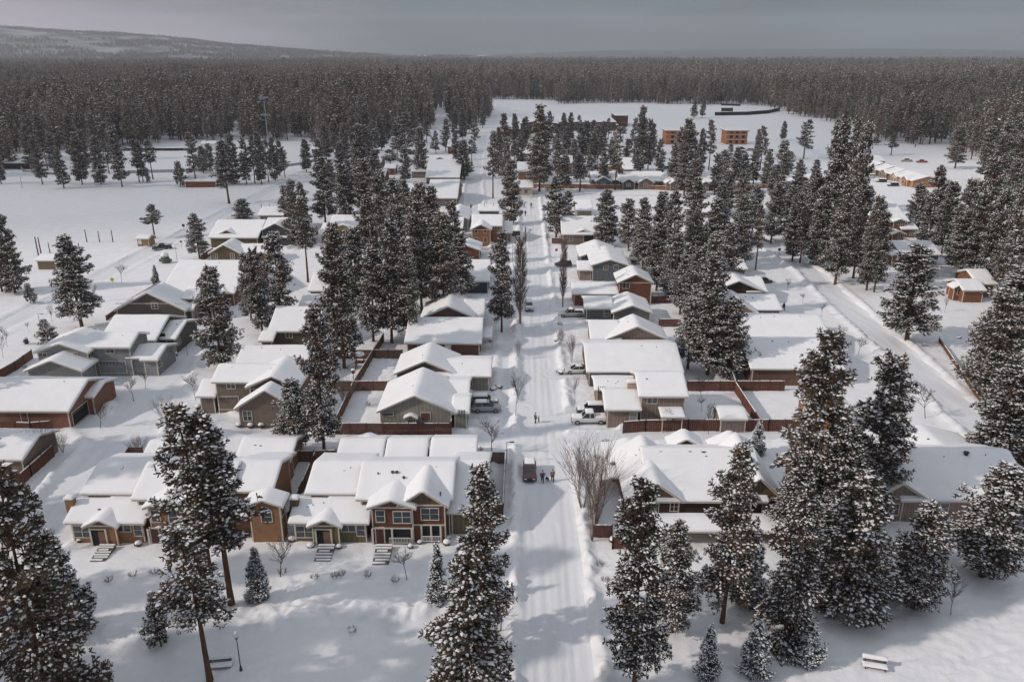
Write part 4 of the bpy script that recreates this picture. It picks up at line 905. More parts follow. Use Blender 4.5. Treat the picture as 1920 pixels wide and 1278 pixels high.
# ------------------------------------------------------------------ cars
def make_car(kind='suv'):
    """x forward. returns template meshes dict"""
    Ln, Wd = {'suv': (4.7, 1.86), 'pickup': (5.5, 1.95), 'sedan': (4.6, 1.8)}[kind]; hl = Ln / 2; hw = Wd / 2
    prof = {'suv': [(-hl, .45, .88, .96), (-hl + .12, .40, 1.0, 1.0), (-hl + .5, .32, 1.02, 1.0), (-.6, .28, 1.02, 1.0), (.7, .28, 1.02, 1.0), (1.2, .30, 1.0, 1.0), (hl - .5, .34, .92, .98), (hl - .12, .40, .84, .94), (hl, .48, .72, .84)],
            'pickup': [(-hl, .55, 1.02, .98), (-hl + .12, .5, 1.08, 1.0), (-1.0, .4, 1.08, 1.0), (.9, .4, 1.08, 1.0), (1.3, .42, 1.06, 1.0), (hl - .4, .45, 1.0, .98), (hl - .1, .5, .92, .94), (hl, .55, .8, .86)],
            'sedan': [(-hl, .42, .82, .90), (-hl + .15, .34, .92, .96), (-1.2, .26, .93, 1.0), (1.1, .26, .90, 1.0), (hl - .5, .30, .80, .97), (hl - .1, .36, .72, .9), (hl, .42, .62, .8)]}[kind]
    def loft(secs):
        vs = []; fs = []; n = 0
        for x, pts in secs:
            vs += [(x, y, z) for y, z in pts]; n = len(pts)
        for i in range(len(secs) - 1):
            for k in range(n): fs.append((i * n + k, i * n + (k + 1) % n, (i + 1) * n + (k + 1) % n, (i + 1) * n + k))
        fs.append(tuple(range(n))[::-1]); fs.append(tuple((len(secs) - 1) * n + k for k in range(n))); return vs, fs
    secs = []
    for x, zb, zt, ws in prof:
        w = hw * ws; m = (zb + zt) / 2
        secs.append((x, [(-w * .9, zb), (-w, zb + .1), (-w * 1.0, m), (-w * .97, zt - .07), (-w * .88, zt), (w * .88, zt), (w * .97, zt - .07), (w, m), (w, zb + .1), (w * .9, zb)]))
    D = {}
    b = MB(); b.add(*loft(secs)); D['body'] = b
    H = {'suv': 1.70, 'pickup': 1.85, 'sedan': 1.45}[kind]
    cab = {'suv': [(-hl + .1, .98, .84), (-hl + .35, H - .06, .74), (-hl + .7, H, .74), (.25, H, .74), (.55, H - .06, .74), (1.25, 1.0, .86)],
           'pickup': [(-.85, 1.06, .84), (-.75, H - .05, .76), (-.4, H, .74), (.35, H, .74), (.6, H - .06, .74), (1.3, 1.06, .86)],
           'sedan': [(-1.75, .9, .80), (-1.05, H - .06, .70), (-.7, H, .70), (.15, H, .70), (.4, H - .05, .70), (1.2, .9, .82)]}[kind]
    g = MB(); zb = cab[0][1] - .06
    vs = []; n = len(cab)
    for s in (-1, 1): vs += [(x, s * w * hw * (1.0 if z < H - .3 else .98), z) for x, z, w in cab]
    fs = [tuple(range(n)), tuple(range(2 * n - 1, n - 1, -1))] + [(i, n + i, n + i + 1, i + 1) for i in range(n - 1)] + [(n - 1, 2 * n - 1, n, 0)]
    g.add(vs, fs); D['windows'] = g
    r = MB(); xa, xb = cab[1][0] + .04, cab[4][0] - .04
    r.add([(xa, -hw * .75, H - .05), (xb, -hw * .75, H - .05), (xb, hw * .75, H - .05), (xa, hw * .75, H - .05), (xa + .1, -hw * .68, H + .035), (xb - .12, -hw * .68, H + .035), (xb - .12, hw * .68, H + .035), (xa + .1, hw * .68, H + .035)],
          [(4, 5, 6, 7), (0, 1, 5, 4), (1, 2, 6, 5), (2, 3, 7, 6), (3, 0, 4, 7), (0, 3, 2, 1)])
    for s in (-1, 1):
        for (x0, z0, w0), (x1, z1, w1) in ((cab[0], cab[1]), (cab[-1], cab[-2])):
            r.tube([(x0, s * w0 * hw, z0), (x1, s * w1 * hw * .99, z1)], .045, 4)
        xm = (xa + xb) / 2; r.box(xm - .05, xm + .05, s * hw * .80 - .035, s * hw * .80 + .045, 1.0, H - .03) if s < 0 else r.box(xm - .05, xm + .05, s * hw * .80 - .045, s * hw * .80 + .035, 1.0, H - .03)
    D['roof'] = r
    wr = .36 if kind != 'pickup' else .4; wx = (hl - .85, -hl + .95); D['wheels'] = []
    for x in wx:
        for s in (-1, 1):
            t = MB(); t.tube([(x, s * (hw - .2), wr), (x, s * (hw + .03), wr)], wr, 16); q = MB(); q.tube([(x, s * (hw + .02), wr), (x, s * (hw + .045), wr)], wr * .62, 10); D['wheels'].append((t, q))
    D['lights'] = []
    for s in (-1, 1):
        t = MB(); z = prof[-1][2] - .12; t.box(hl - .1, hl + .02, s * hw * .62 - .18, s * hw * .62 + .18, z - .06, z + .1); D['lights'].append(('headlight', t, M['headlight']))
        t = MB(); z = prof[0][2] - .1; t.box(-hl - .02, -hl + .08, s * hw * .78 - .1, s * hw * .78 + .1, z - .22, z + .05); D['lights'].append(('tail_light', t, M['tail']))
    t = MB(); t.box(hl - .06, hl + .015, -hw * .36, hw * .36, .55, .72); D['lights'].append(('grille', t, M['metal']))
    t = MB(); t.box(hl - .12, hl + .05, -hw * .8, hw * .8, .34, .5); t.box(-hl - .05, -hl + .12, -hw * .8, hw * .8, .36, .52); D['lights'].append(('bumper', t, M['metal']))
    if kind == 'pickup':
        t = MB(); t.box(-hl + .12, -.9, -hw * .78, hw * .78, 1.085, 1.1); D['lights'].append(('truck_bed', t, M['dark']))
    D['dims'] = (hl, hw, H, xa, xb, prof); return D
CARS = {}
def car(px, py, heading, color, label, kind='suv', snow=1, cat='car', group=None, name='parked_car'):
    """snow 0 none, 1 patch on the roof, 2 fully covered"""
    key = kind; D = CARS.setdefault(key, None) or make_car(kind); CARS[key] = D
    e = empty(name, (*G(px, py), -.12), R(heading)); tag(e, label, cat, group)
    hl, hw, H, xa, xb, prof = D['dims']
    bo = D['body'].build('body', [color], e, True); D['windows'].build('windows', [M['carglass']], e); D['roof'].build('roof', [color], e)
    bv = bo.modifiers.new('bevel', 'BEVEL'); bv.width = .07; bv.segments = 2; bv.limit_method = 'ANGLE'; bv.angle_limit = R(35)
    for t, q in D['wheels']: o = t.build('wheel', [M['tyre']], e); q.build('rim', [M['rim']], o)
    for nm, t, m in D['lights']: t.build(nm, [m], e)
    if snow:
        T = .1 if snow == 1 else .3
        sg = lambda x0, x1, y0, y1, z, T: snowgrid(np.array(lin(x0, x1, .35, (0, .05, .12, .22))), np.array(lin(y0, y1, .3, (0, .05, .12, .22))), lambda U, V: U * 0 + z, None, T, False, 0, px)
        x0, x1 = (xa + .05, xb) if snow == 2 else (xa + .25, xa + (xb - xa) * .8)
        Pn, F = sg(x0, x1, -hw * .72, hw * .72, H + .03, T); mk('snow', Pn, F, M['roofsnow'], parent=e, smooth=True)
        if snow == 2:
            Pn, F = sg(1.0, hl - .15, -hw * .8, hw * .8, .93 if kind != 'pickup' else 1.03, T * .8); mk('snow', Pn, F, M['roofsnow'], parent=e, smooth=True)
            if kind == 'pickup': Pn, F = sg(-hl + .1, -.95, -hw * .8, hw * .8, 1.08, T); mk('snow', Pn, F, M['roofsnow'], parent=e, smooth=True)
    return e
red = paint('dark red', (.085, .010, .012)); gp = paint('silver grey', (.33, .35, .36)); wp = paint('white', (.62, .62, .62)); dk = paint('charcoal', (.03, .032, .036)); bl = paint('dark blue', (.03, .045, .07)); gn = paint('green grey', (.09, .11, .11))
car(993, 888, -91, red, 'dark red suv on the snowy street, facing the camera, beside the walkers', snow=1, name='car')
car(912, 768, 2, gp, 'silver grey suv in the driveway beside the sage grey house, nearer of the two', snow=1)
car(908, 757, 2, gn, 'snow blanketed dark car parked just behind the silver grey suv', snow=2)
car(1082, 697, 183, wp, 'white car in the driveway of the long low house, right of the street', kind='sedan', snow=1)
car(1104, 790, 181, wp, 'white pickup heavy with snow beside the beige two storey house', kind='pickup', snow=2)
car(1108, 773, 181, dk, 'dark car half hidden behind the snow covered pickup', snow=2)
car(1070, 592, 184, gp, 'long grey pickup before the grey gabled house, right of the street', kind='pickup', snow=1)
car(1056, 498, 184, dk, 'dark car in the drive of the blue grey house, right of the street', snow=1)
car(992, 578, -89, wp, 'white snow covered car parked on the left side of the street, mid distance', snow=2)
car(304, 467, 205, dk, 'dark pickup driving the park road, left', kind='pickup', snow=0, name='pickup_truck')
car(1733, 448, 165, bl, 'dark blue suv with snow on the roof beside the orange brown house, right', snow=1)
car(1672, 452, 170, wp, 'low white car buried in snow before the orange brown house', snow=2)
car(1908, 545, 90, dk, 'dark car at the house edge beyond the right pines', snow=2)
car(1430, 530, 10, dk, 'dark car behind the small snow roof by the diagonal road', snow=2)
for i, (x, y) in enumerate(((1600, 323), (1652, 342), (1674, 349), (1632, 333))):
    car(x, y, 175, (dk, dk, bl, wp)[i], ('dark car left of the short townhouse row', 'dark car before the rosy townhouse', 'blue black car before the bare wood townhouse', 'pale car before the taupe townhouse')[i], snow=2)
for i, (x, y) in enumerate(((1393, 287), (1405, 283), (1390, 280), (1445, 284), (1252, 317), (1263, 316))):
    car(x, y, (5, 170, 3, 90, 8, 4)[i], (dk, gp, dk, dk, bl, dk)[i], ('dark car nearest the open plywood shell building', 'grey car parked right of the dark one by the plywood shell', 'dark car behind the others by the plywood shell', 'dark van standing alone right of the plywood shell', 'dark blue car on the snow lot behind the fence row', 'dark car right of the blue one behind the fence row')[i], snow=1)
car(1700, 303, 175, sid('yellow machine', (.5, .4, .25)), 'yellow work vehicle on the open snow behind the townhouses', kind='pickup', snow=1, cat='vehicle', name='work_vehicle')
car(1728, 305, 175, plain('orange red', (.4, .12, .08)), 'small red work vehicle right of the yellow one on the open snow', kind='pickup', snow=1, cat='vehicle', name='work_vehicle')
car(1022, 200, 5, dk, 'dark vehicle alone on the snow just behind the school', snow=1)
# ------------------------------------------------------------------ people and dog
def skin(name, verts, edges, rad, root, mats, parent=None, sub=1, loc=None):
    me = bpy.data.meshes.new(name); me.from_pydata(verts, edges, []); me.update(); me.materials.append(mats)
    o = bpy.data.objects.new(name, me); COL.objects.link(o)
    if parent: o.parent = parent
    md = o.modifiers.new('Skin', 'SKIN'); md.use_smooth_shade = True
    if not me.skin_vertices: me.attributes  # layer is made by the modifier below
    bm = bmesh.new(); bm.from_mesh(me); ly = bm.verts.layers.skin.verify(); bm.verts.ensure_lookup_table()
    for i, v in enumerate(bm.verts): r = rad[i]; v[ly].radius = (r, r) if not isinstance(r, tuple) else r; v[ly].use_root = (i == root)
    bm.to_mesh(me); bm.free()
    s = o.modifiers.new('Sub', 'SUBSURF'); s.levels = sub; s.render_levels = sub; return o
def person(px, py, rz, label, coat, trouser, hat, scale=1.0, walk=.28, bag=None, group=None, armout=0):
    e = empty('person', (*G(px, py), -.14), R(rz)); tag(e, label, 'person', group); e.scale = (scale,) * 3
    # skeleton: x = side, y = facing
    V = [(0, 0, .98), (0, .01, 1.2), (0, 0, 1.42), (0, .01, 1.52), (0, .02, 1.64), (0, .03, 1.72)]; Rr = [(.15, .12), (.155, .12), (.15, .11), .062, .095, .085]; E = [(0, 1), (1, 2), (2, 3), (3, 4), (4, 5)]
    def leg(s, w):
        n = len(V); V.extend([(s * .1, 0, .90), (s * .11, .5 * w + .03, .50), (s * .11, w * .9 - (.1 if w < 0 else 0), .10), (s * .12, w * .9 + .16 - (.1 if w < 0 else 0), .05)]); Rr.extend([.105, .075, .06, .045]); E.extend([(0, n), (n, n + 1), (n + 1, n + 2), (n + 2, n + 3)])
    leg(-1, walk); leg(1, -walk)
    hands = []
    def arm(s, w, out=0):
        n = len(V); V.extend([(s * .2, 0, 1.40), (s * (.27 + out), w * .4 - .03, 1.14), (s * (.27 + out * 1.6), w + .05, .92)]); Rr.extend([.07, .052, .042]); E.extend([(2, n), (n, n + 1), (n + 1, n + 2)]); hands.append((V[-1], s))
    arm(-1, -walk * .6); arm(1, walk * .6, armout)
    # palms with five fingers each
    for (h, s) in hands:
        k = [i for i, v in enumerate(V) if v == h][0]; n = len(V); V.append((h[0], h[1] + .02, h[2] - .09)); Rr.append((.035, .02)); E.append((k, n))
        for f in range(4):
            m = len(V); V.extend([(h[0] + (f - 1.5) * .004, h[1] + .02 + (f - 1.5) * .02, h[2] - .15), (h[0] - s * .015, h[1] + .03 + (f - 1.5) * .02, h[2] - .18 + abs(f - 1.5) * .01)]); Rr.extend([.009, .008]); E.extend([(n, m), (m, m + 1)])
        m = len(V); V.extend([(h[0] - s * .02, h[1] + .05, h[2] - .10)]); Rr.append(.01); E.append((n, m))
    skin('body', V, E, Rr, 0, M['skin'], e)
    # clothing shells over the same skeleton
    sel = [0, 1, 2]; c = [V[i] for i in sel] + [(0, 0, .84)]; ce = [(0, 1), (1, 2), (0, 3)]; cr_ = [(.19, .15), (.195, .15), (.17, .13), (.19, .15)]
    for s, w, out in ((-1, -walk * .6, 0), (1, walk * .6, armout)):
        n = len(c); c += [(s * .2, 0, 1.40), (s * (.27 + out), w * .4 - .03, 1.14), (s * (.27 + out * 1.5), w * .9 + .04, .96)]; cr_ += [.09, .07, .06]; ce += [(2, n), (n, n + 1), (n + 1, n + 2)]
    skin('jacket', c, ce, cr_, 0, coat, e)
    l = [(0, 0, .93)]; le = []; lr = [(.17, .13)]
    for s, w in ((-1, walk), (1, -walk)):
        n = len(l); l += [(s * .1, 0, .86), (s * .11, .5 * w + .03, .50), (s * .11, w * .9 - (.1 if w < 0 else 0), .14)]; lr += [.125, .092, .078]; le += [(0, n), (n, n + 1), (n + 1, n + 2)]
    skin('trousers', l, le, lr, 0, trouser, e)
    for s, w in ((-1, walk), (1, -walk)): t = MB(); y = w * .9 - (.1 if w < 0 else 0); t.blob((s * .115, y + .06, .07), (.065, .15, .075), 10, 6, 0); t.build('boot', [M['dark']], e, True)
    t = MB(); t.blob((0, .0, 1.73), (.108, .12, .085), 12, 6, 0); t.build('hat', [hat], e, True)
    f = MB()
    for s in (-1, 1): f.blob((s * .035, .118, 1.67), (.014, .01, .012), 6, 4, 0)
    f.m = 0; f.build('eyes', [M['dark']], e, True)
    f = MB(); f.blob((0, .135, 1.64), (.014, .022, .026), 6, 4, 0); f.blob((0, .115, 1.60), (.028, .008, .008), 6, 4, 0)
    for s in (-1, 1): f.blob((s * .1, .02, 1.65), (.015, .025, .035), 6, 4, 0)
    f.build('face', [M['skin']], e, True)
    return e
navy = plain('navy cloth', (.02, .03, .05)); blk = plain('black cloth', (.015, .015, .018)); tanc = plain('tan cloth', (.20, .12, .07)); redc = plain('red cloth', (.25, .03, .03)); teal = plain('teal cloth', (.03, .09, .13)); jean = plain('dark denim', (.03, .035, .05)); greyc = plain('grey cloth', (.1, .1, .11))
person(1017, 902, 176, 'walker in a dark navy coat beside the black and white dog on the street', navy, blk, blk, 1.05)
person(1036, 900, 178, 'walker in a tan jacket, right of the dog walker on the street', tanc, blk, tanc, 1.05)
person(1004, 791, -60, 'person in a blue coat bending over a small red child sled farther up the street', teal, blk, navy, 1.0, .1)
person(1010, 789, 90, 'small child in a red suit beside the person in the blue coat', redc, redc, redc, .62, .12)
person(1469, 581, 200, 'dark dressed person shovelling snow at the corner of the low shed roof, right', blk, blk, blk, 1.15, .2, armout=.1)
person(882, 324, 0, 'dark figure walking the back street among the far pines', blk, blk, blk, 1.2)
person(883, 392, 0, 'dark figure at the back street corner by the grey roof', blk, jean, blk, 1.2); person(996, 389, 20, 'lone dark figure on the far cross street, right of the narrow pine', blk, blk, blk, 1.2)
person(985, 404, 160, 'dark figure standing near the foot of the middle street pine', blk, blk, blk, 1.2); person(1716, 277, 0, 'tiny dark figure alone on the far open snow, right', blk, blk, blk, 1.3)
d = empty('dog', (*G(1026, 901), -.12), R(-70)); tag(d, 'black and white dog walking on the street between the two walkers', 'dog')
V = [(-.3, 0, .55), (0, 0, .55), (.25, 0, .57), (.40, 0, .70), (.50, 0, .80), (.64, 0, .77), (-.45, 0, .62), (-.62, 0, .72)]; E = [(0, 1), (1, 2), (2, 3), (3, 4), (4, 5), (0, 6), (6, 7)]; Rr = [.12, .125, .145, .09, .085, .045, .03, .02]
for s in (-1, 1):
    n = len(V); V += [(.26, s * .09, .42), (.24 + .05 * s, s * .09, .22), (.27 + .05 * s, s * .09, .04)]; Rr += [.06, .035, .032]; E += [(2, n), (n, n + 1), (n + 1, n + 2)]
    n = len(V); V += [(-.30, s * .1, .42), (-.24 - .04 * s, s * .1, .30), (-.40 - .04 * s, s * .1, .18), (-.36 - .04 * s, s * .1, .04)]; Rr += [.085, .05, .032, .032]; E += [(0, n), (n, n + 1), (n + 1, n + 2), (n + 2, n + 3)]
def dogpatch(t, b):
    c = t.nodes.new('ShaderNodeTexCoord'); n = t.nodes.new('ShaderNodeTexNoise'); n.inputs['Scale'].default_value = 2.4; t.links.new(c.outputs['Object'], n.inputs[0]); r = t.nodes.new('ShaderNodeValToRGB'); r.color_ramp.interpolation = 'CONSTANT'
    r.color_ramp.elements[0].color = (.02, .02, .02, 1); r.color_ramp.elements[1].color = (.6, .58, .55, 1); r.color_ramp.elements[1].position = .56; t.links.new(n.outputs[0], r.inputs[0]); t.links.new(r.outputs[0], b.inputs['Base Color'])
df = mat('dog fur', (.1, .1, .1), .9, .1, dogpatch); skin('body', V, E, Rr, 1, df, d)
t = MB(); t.add([(.47, -.07, .86), (.52, -.05, .86), (.49, -.09, .97), (.47, .07, .86), (.52, .05, .86), (.49, .09, .97)], [(0, 1, 2), (3, 5, 4)]); t.build('ears', [df], d)
# ------------------------------------------------------------------ trees
def unit(n): v = RNG.normal(size=(n, 3)); return v / np.linalg.norm(v, axis=1, keepdims=True)
def tufts(C, D, ns=6, ln=.42, wd=.12, snow=.85, sr=(.10, .25), big=.03, spread=.95, msnow=1):
    """needle bursts with caps of snow at points C pointing along D"""
    n = len(C); Vs = []; Fs = []; Ms = []
    dirs = D[:, None, :] * .75 + unit(n * ns).reshape(n, ns, 3) * spread + np.array([0, 0, .18]); dirs /= np.linalg.norm(dirs, axis=2, keepdims=True)
    w = np.cross(dirs, unit(n * ns).reshape(n, ns, 3)); w /= np.linalg.norm(w, axis=2, keepdims=True) + 1e-9
    l = ln * RNG.uniform(.65, 1.15, (n, ns, 1)); Cc = C[:, None, :]
    a = Cc - w * wd * .35; b = Cc + w * wd * .35; c = Cc + dirs * l + w * wd * .5; d = Cc + dirs * l - w * wd * .5
    V1 = np.stack([a, b, c, d], 2).reshape(-1, 3); F1 = np.arange(len(V1)).reshape(-1, 4)
    # snow pads
    m = RNG.random(n) < snow; Cs = C[m]; k = len(Cs); r = RNG.uniform(sr[0], sr[1], (k, 1)); bigm = RNG.random(k) < big; r[bigm] *= 1.6
    Ds = D[m]; up = np.array([0, 0, 1.0])
    ax = Ds * np.array([1, 1, .5]) + .35 * unit(k); ax /= np.linalg.norm(ax, axis=1, keepdims=True) + 1e-9
    sd_ = np.cross(ax, up) + .001; sd_ /= np.linalg.norm(sd_, axis=1, keepdims=True); nn = np.cross(sd_, ax)
    o = Cs + up * .13 + Ds * .20
    q = np.stack([o + ax * r * 1.5, o + sd_ * r * .9, o - ax * r * 1.0, o - sd_ * r * .9, o + nn * r * .6 + .12 * unit(k) * r], 1)  # 5 verts pad
    V2 = q.reshape(-1, 3); base = np.arange(k)[:, None] * 5 + len(V1)
    tri = np.concatenate([base + np.array([[0, 1, 4, 4]]), base + np.array([[1, 2, 4, 4]]), base + np.array([[2, 3, 4, 4]]), base + np.array([[3, 0, 4, 4]])], 0)
    # triangles need their own faces: return separately
    T = tri[:, :3]
    return np.concatenate([V1, V2]), F1, T
def mesh_mixed(name, V, Q, T, mats, miq, mit):
    me = bpy.data.meshes.new(name); me.vertices.add(len(V)); me.vertices.foreach_set('co', V.astype(np.float32).ravel())
    nl = len(Q) * 4 + len(T) * 3; me.loops.add(nl); me.loops.foreach_set('vertex_index', np.concatenate([Q.ravel(), T.ravel()]).astype(np.int32))
    me.polygons.add(len(Q) + len(T)); me.polygons.foreach_set('loop_start', np.concatenate([np.arange(len(Q)) * 4, len(Q) * 4 + np.arange(len(T)) * 3]).astype(np.int32))
    me.update(calc_edges=True)
    for x in mats: me.materials.append(x)
    me.polygons.foreach_set('material_index', np.concatenate([np.full(len(Q), miq), np.full(len(T), mit)]).astype(np.int32)); return me
def pine(seed, H=20, cb=.14, Rm=3.2, nb=95, tuft=.42, dens=1.0, droop=0.0, needle='needle', conical=.5, ns=6, snow=.8, sr=(.08, .20), wd=.11, big=.03, gap=.0, lean=.0, trunkr=.25, bark='bark', top=.12, jag=.45):
    rng = np.random.default_rng(seed); global RNG; RNG = rng; random.seed(seed)
    tr = MB(); pts = []; n = 9; bx, by = rng.uniform(-lean, lean, 2)
    for i in range(n): f = i / (n - 1); pts.append((bx * f * f + .1 * math.sin(f * 5 + seed), by * f * f + .1 * math.cos(f * 4 + seed), -.5 + f * (H * .97 + .5)))
    tr.tube(pts, [trunkr * (1.25 if i == 0 else 1) * (1 - .9 * i / (n - 1)) + .02 for i in range(n)], 8)
    Cs = []; Ds = []
    for k in range(nb):
        f = (k + rng.random()) / nb; f = f ** 1.05; z = H * (cb + (1 - cb) * f); t = np.clip(z / (H * .97), 0, 1)
        if rng.random() < gap and f < .8: continue
        prof = (1 - f) ** (conical) * (min(1, (f + .12) / .28)) ** .6
        Lb = Rm * (prof + top * (1 - f)) * rng.uniform(1 - jag, 1.12) + .25; az = k * 2.39996 + rng.normal() * .35
        lob = .5 + .5 * math.sin(az * 1.0 + z * .5 * 20 / H + seed) * math.cos(az * 2 - z * .33 * 20 / H + seed * 2.1); Lb *= .68 + .52 * lob
        if lob < .13 and f < .85 and jag > .4: continue
        el_ = (-.12 - droop + .75 * f ** 1.3) + rng.normal() * .12
        px_, py_ = bx * t * t + .1 * math.sin(t * 5 + seed), by * t * t + .1 * math.cos(t * 4 + seed)
        h = np.array([math.cos(az), math.sin(az), 0]); s = np.array([-math.sin(az), math.cos(az), 0])
        q = lambda u: np.array([px_, py_, z]) + h * Lb * u * math.cos(el_) + np.array([0, 0, 1]) * (Lb * u * math.sin(el_) + (.10 - droop * .5) * Lb * u * u)
        if k % 2 == 0 or Lb > Rm * .7:
            tr.tube([tuple(q(0)), tuple(q(.5)), tuple(q(.92))], [max(.03, .022 * Lb), .025, .012], 4, cap=False)
        m = max(3, int(1.2 * Lb * 8.5 * dens + .5 * Lb * Lb * dens * 2.2)); u = rng.uniform(.18, 1.04, m) ** .75
        lat = rng.normal(size=m) * .20 * Lb * (.35 + u * .9) * .8
        base = np.array([q(x) for x in u]); c = base + s * lat[:, None] + np.array([0, 0, 1]) * (rng.normal(size=m) * .12 * (1 + .25 * Lb) - np.abs(lat) * .12)[:, None]
        dd = h * .8 + s * (lat / (Lb * .4 + .1))[:, None] + np.array([0, 0, .25 - droop]); dd /= np.linalg.norm(dd, axis=1, keepdims=True)
        Cs.append(c); Ds.append(dd)
    # leader
    m = 14; c = np.stack([np.full(m, bx) + rng.normal(size=m) * .15, np.full(m, by) + rng.normal(size=m) * .15, np.linspace(H * .93, H, m)], 1); Cs.append(c); d_ = rng.normal(size=(m, 3)) * .4 + np.array([0, 0, 1]); Ds.append(d_ / np.linalg.norm(d_, axis=1, keepdims=True))
    C = np.concatenate(Cs); D = np.concatenate(Ds)
    V, Q, T = tufts(C, D, ns, tuft, wd, snow, sr, big)
    crown = mesh_mixed('crown', V, Q, T, [M[needle], M['treesnow']], 0, 1)
    tm = bpy.data.meshes.new('trunk'); tm.from_pydata(tr.V, [], tr.F); tm.update(); tm.materials.append(M[bark])
    zm = V[:, 2] < H * .75; rad = np.percentile(np.hypot(V[:, 0], V[:, 1]), 96)
    return dict(trunk=tm, crown=crown, H=H, R=rad, n=len(C))
PR = {
 'P': [pine(1, cb=.10, Rm=3.3, nb=125, dens=1.15, conical=.34, snow=.92), pine(2, cb=.16, Rm=3.1, nb=112, lean=.6, dens=1.15, jag=.58, conical=.38, snow=.9), pine(3, cb=.06, Rm=3.5, nb=125, conical=.42, dens=1.1, snow=.92), pine(4, cb=.12, Rm=3.0, nb=115, conical=.28, gap=.08, dens=1.2, jag=.6, snow=.9), pine(5, cb=.14, Rm=3.2, nb=118, conical=.32, gap=.12, dens=1.2, jag=.62, snow=.97, lean=.9)],
 'Q': [pine(11, cb=.34, Rm=2.9, nb=80, gap=.14, lean=.8, jag=.6), pine(12, cb=.28, Rm=3.2, nb=78, gap=.18, lean=.6, jag=.6), pine(13, cb=.42, Rm=2.7, nb=66, gap=.12, lean=.8)],
 'W': [pine(21, cb=.08, Rm=3.7, nb=120, droop=.18, snow=.95, sr=(.08, .19), big=.02, ns=7, tuft=.46, dens=1.15), pine(22, cb=.05, Rm=3.9, nb=115, droop=.24, snow=.95, sr=(.08, .20), big=.02, ns=7, tuft=.46, conical=.6, dens=1.15)],
 'S': [pine(31, H=8, cb=.05, Rm=1.9, nb=90, droop=.08, needle='bneedle', conical=.95, tuft=.26, wd=.08, sr=(.07, .17), trunkr=.12, top=.02, jag=.22, dens=1.7, snow=.9), pine(32, H=8, cb=.04, Rm=2.1, nb=95, droop=.05, needle='bneedle', conical=.9, tuft=.26, wd=.08, sr=(.07, .17), trunkr=.12, top=.02, jag=.28, dens=1.6)],
 'Y': [pine(41, H=7, cb=.12, Rm=2.0, nb=55, conical=.55, tuft=.3, wd=.09, sr=(.08, .18), trunkr=.12, dens=1.4), pine(42, H=7, cb=.18, Rm=1.8, nb=48, conical=.6, tuft=.3, wd=.09, sr=(.08, .18), trunkr=.11, dens=1.3, jag=.55)],
}
TN = {'P': 'pine_tree', 'Q': 'pine_tree', 'W': 'pine_tree', 'S': 'spruce_tree', 'Y': 'young_pine_tree'}
cnt = 0
def put_tree(loc, k, hgt, wid, label, group=None, var=None, name=None, cat=None, rz=None):
    global cnt; cnt += 1
    L_ = PR[k]; p = L_[(cnt if var is None else var) % len(L_)]
    e = empty(name or TN[k], (loc[0], loc[1], 0), random.uniform(0, 6.28) if rz is None else rz); tag(e, label, cat or ('spruce' if k == 'S' else 'tree'), group)
    sz = hgt / p['H']; sx = (wid / 2 / p['R']) if wid else sz * random.uniform(.9, 1.1)
    for nm in ('trunk', 'crown'):
        o = bpy.data.objects.new(nm, p[nm]); COL.objects.link(o); o.parent = e; o.scale = (sx, sx, sz)
    return e
def T(px, by, ty, k, wpx, label, group=None, var=None):
    x, y = G(px, by); h = topH(y, ty); w = .94 * wpx * zd(y, h * .4) / FPX
    h = max(2.0, h); random.seed(int(px * 7 + by)); return put_tree((x, y), k, h, w, label, group, var)
# front of the picture
T(118, 1400, 886, 'W', 200, 'huge snow laden pine filling the lower left corner', var=0)
T(140, 1190, 1008, 'S', 88, 'frosted spruce leaning out right of the huge corner pine')
T(406, 1150, 766, 'Q', 165, 'taller left pine of the front pair before the tan orange duplex', var=1)
T(437, 1136, 774, 'Q', 140, 'right pine of the front pair before the tan orange duplex', var=0)
T(396, 1275, 990, 'Q', 140, 'pine with a bare lower trunk beside the half buried bench, lower left', var=2)
T(302, 1212, 1118, 'Y', 52, 'small young pine at the left foot of the bench pine')
T(488, 1126, 1030, 'S', 46, 'small spruce at the right foot of the front pine pair')
T(905, 1205, 884, 'P', 108, 'tall pine in front of the brown duplex right end, behind the broad centre pine', var=1)
T(882, 1390, 1040, 'W', 185, 'broad dark pine at the bottom centre left of the street', var=1)
T(822, 1135, 1024, 'S', 44, 'slim spruce peeking out left of the broad centre pine')
T(1188, 1292, 905, 'P', 122, 'snow clustered pine with a red bare trunk at the bottom, right of the street', var=1)
T(1258, 1184, 985, 'P', 90, 'mid sized pine with a thin bare trunk, right behind the red trunked front pine', var=0)
T(1353, 1168, 836, 'P', 112, 'tall pine before the dark brown house, third from the street', var=1)
T(1400, 1130, 1000, 'S', 80, 'dark spruce tucked behind the tall pine before the dark brown house')
T(1470, 1212, 915, 'W', 120, 'white laden pine with a skirt to the ground, left end of the big thicket', var=1)
T(1515, 1243, 1165, 'S', 55, 'small frosted spruce at the foot of the white laden pine')
T(1590, 1138, 895, 'W', 170, 'widest drooping pine in the right foreground thicket', var=1)
T(1712, 1135, 948, 'P', 118, 'right hand pine of the foreground thicket, left of the gap with the sapling', var=2)
T(1842, 1080, 880, 'P', 145, 'broad pine standing alone at the lower right before the tan house', var=0)
T(1628, 960, 674, 'P', 130, 'tall heavy crowned pine left of the tan house roof', var=3)
T(1656, 925, 790, 'P', 64, 'shorter pine leaning on the heavy crowned pine, left of the tan house roof', var=1)
T(1512, 985, 626, 'P', 135, 'tall pointed pine left of the narrow orange gable', var=1)
T(1485, 1010, 880, 'W', 110, 'low snowy pine below the tall pointed pine', var=0)
T(1560, 1010, 800, 'P', 110, 'middle pine filling the gap under the narrow orange gable', var=2)
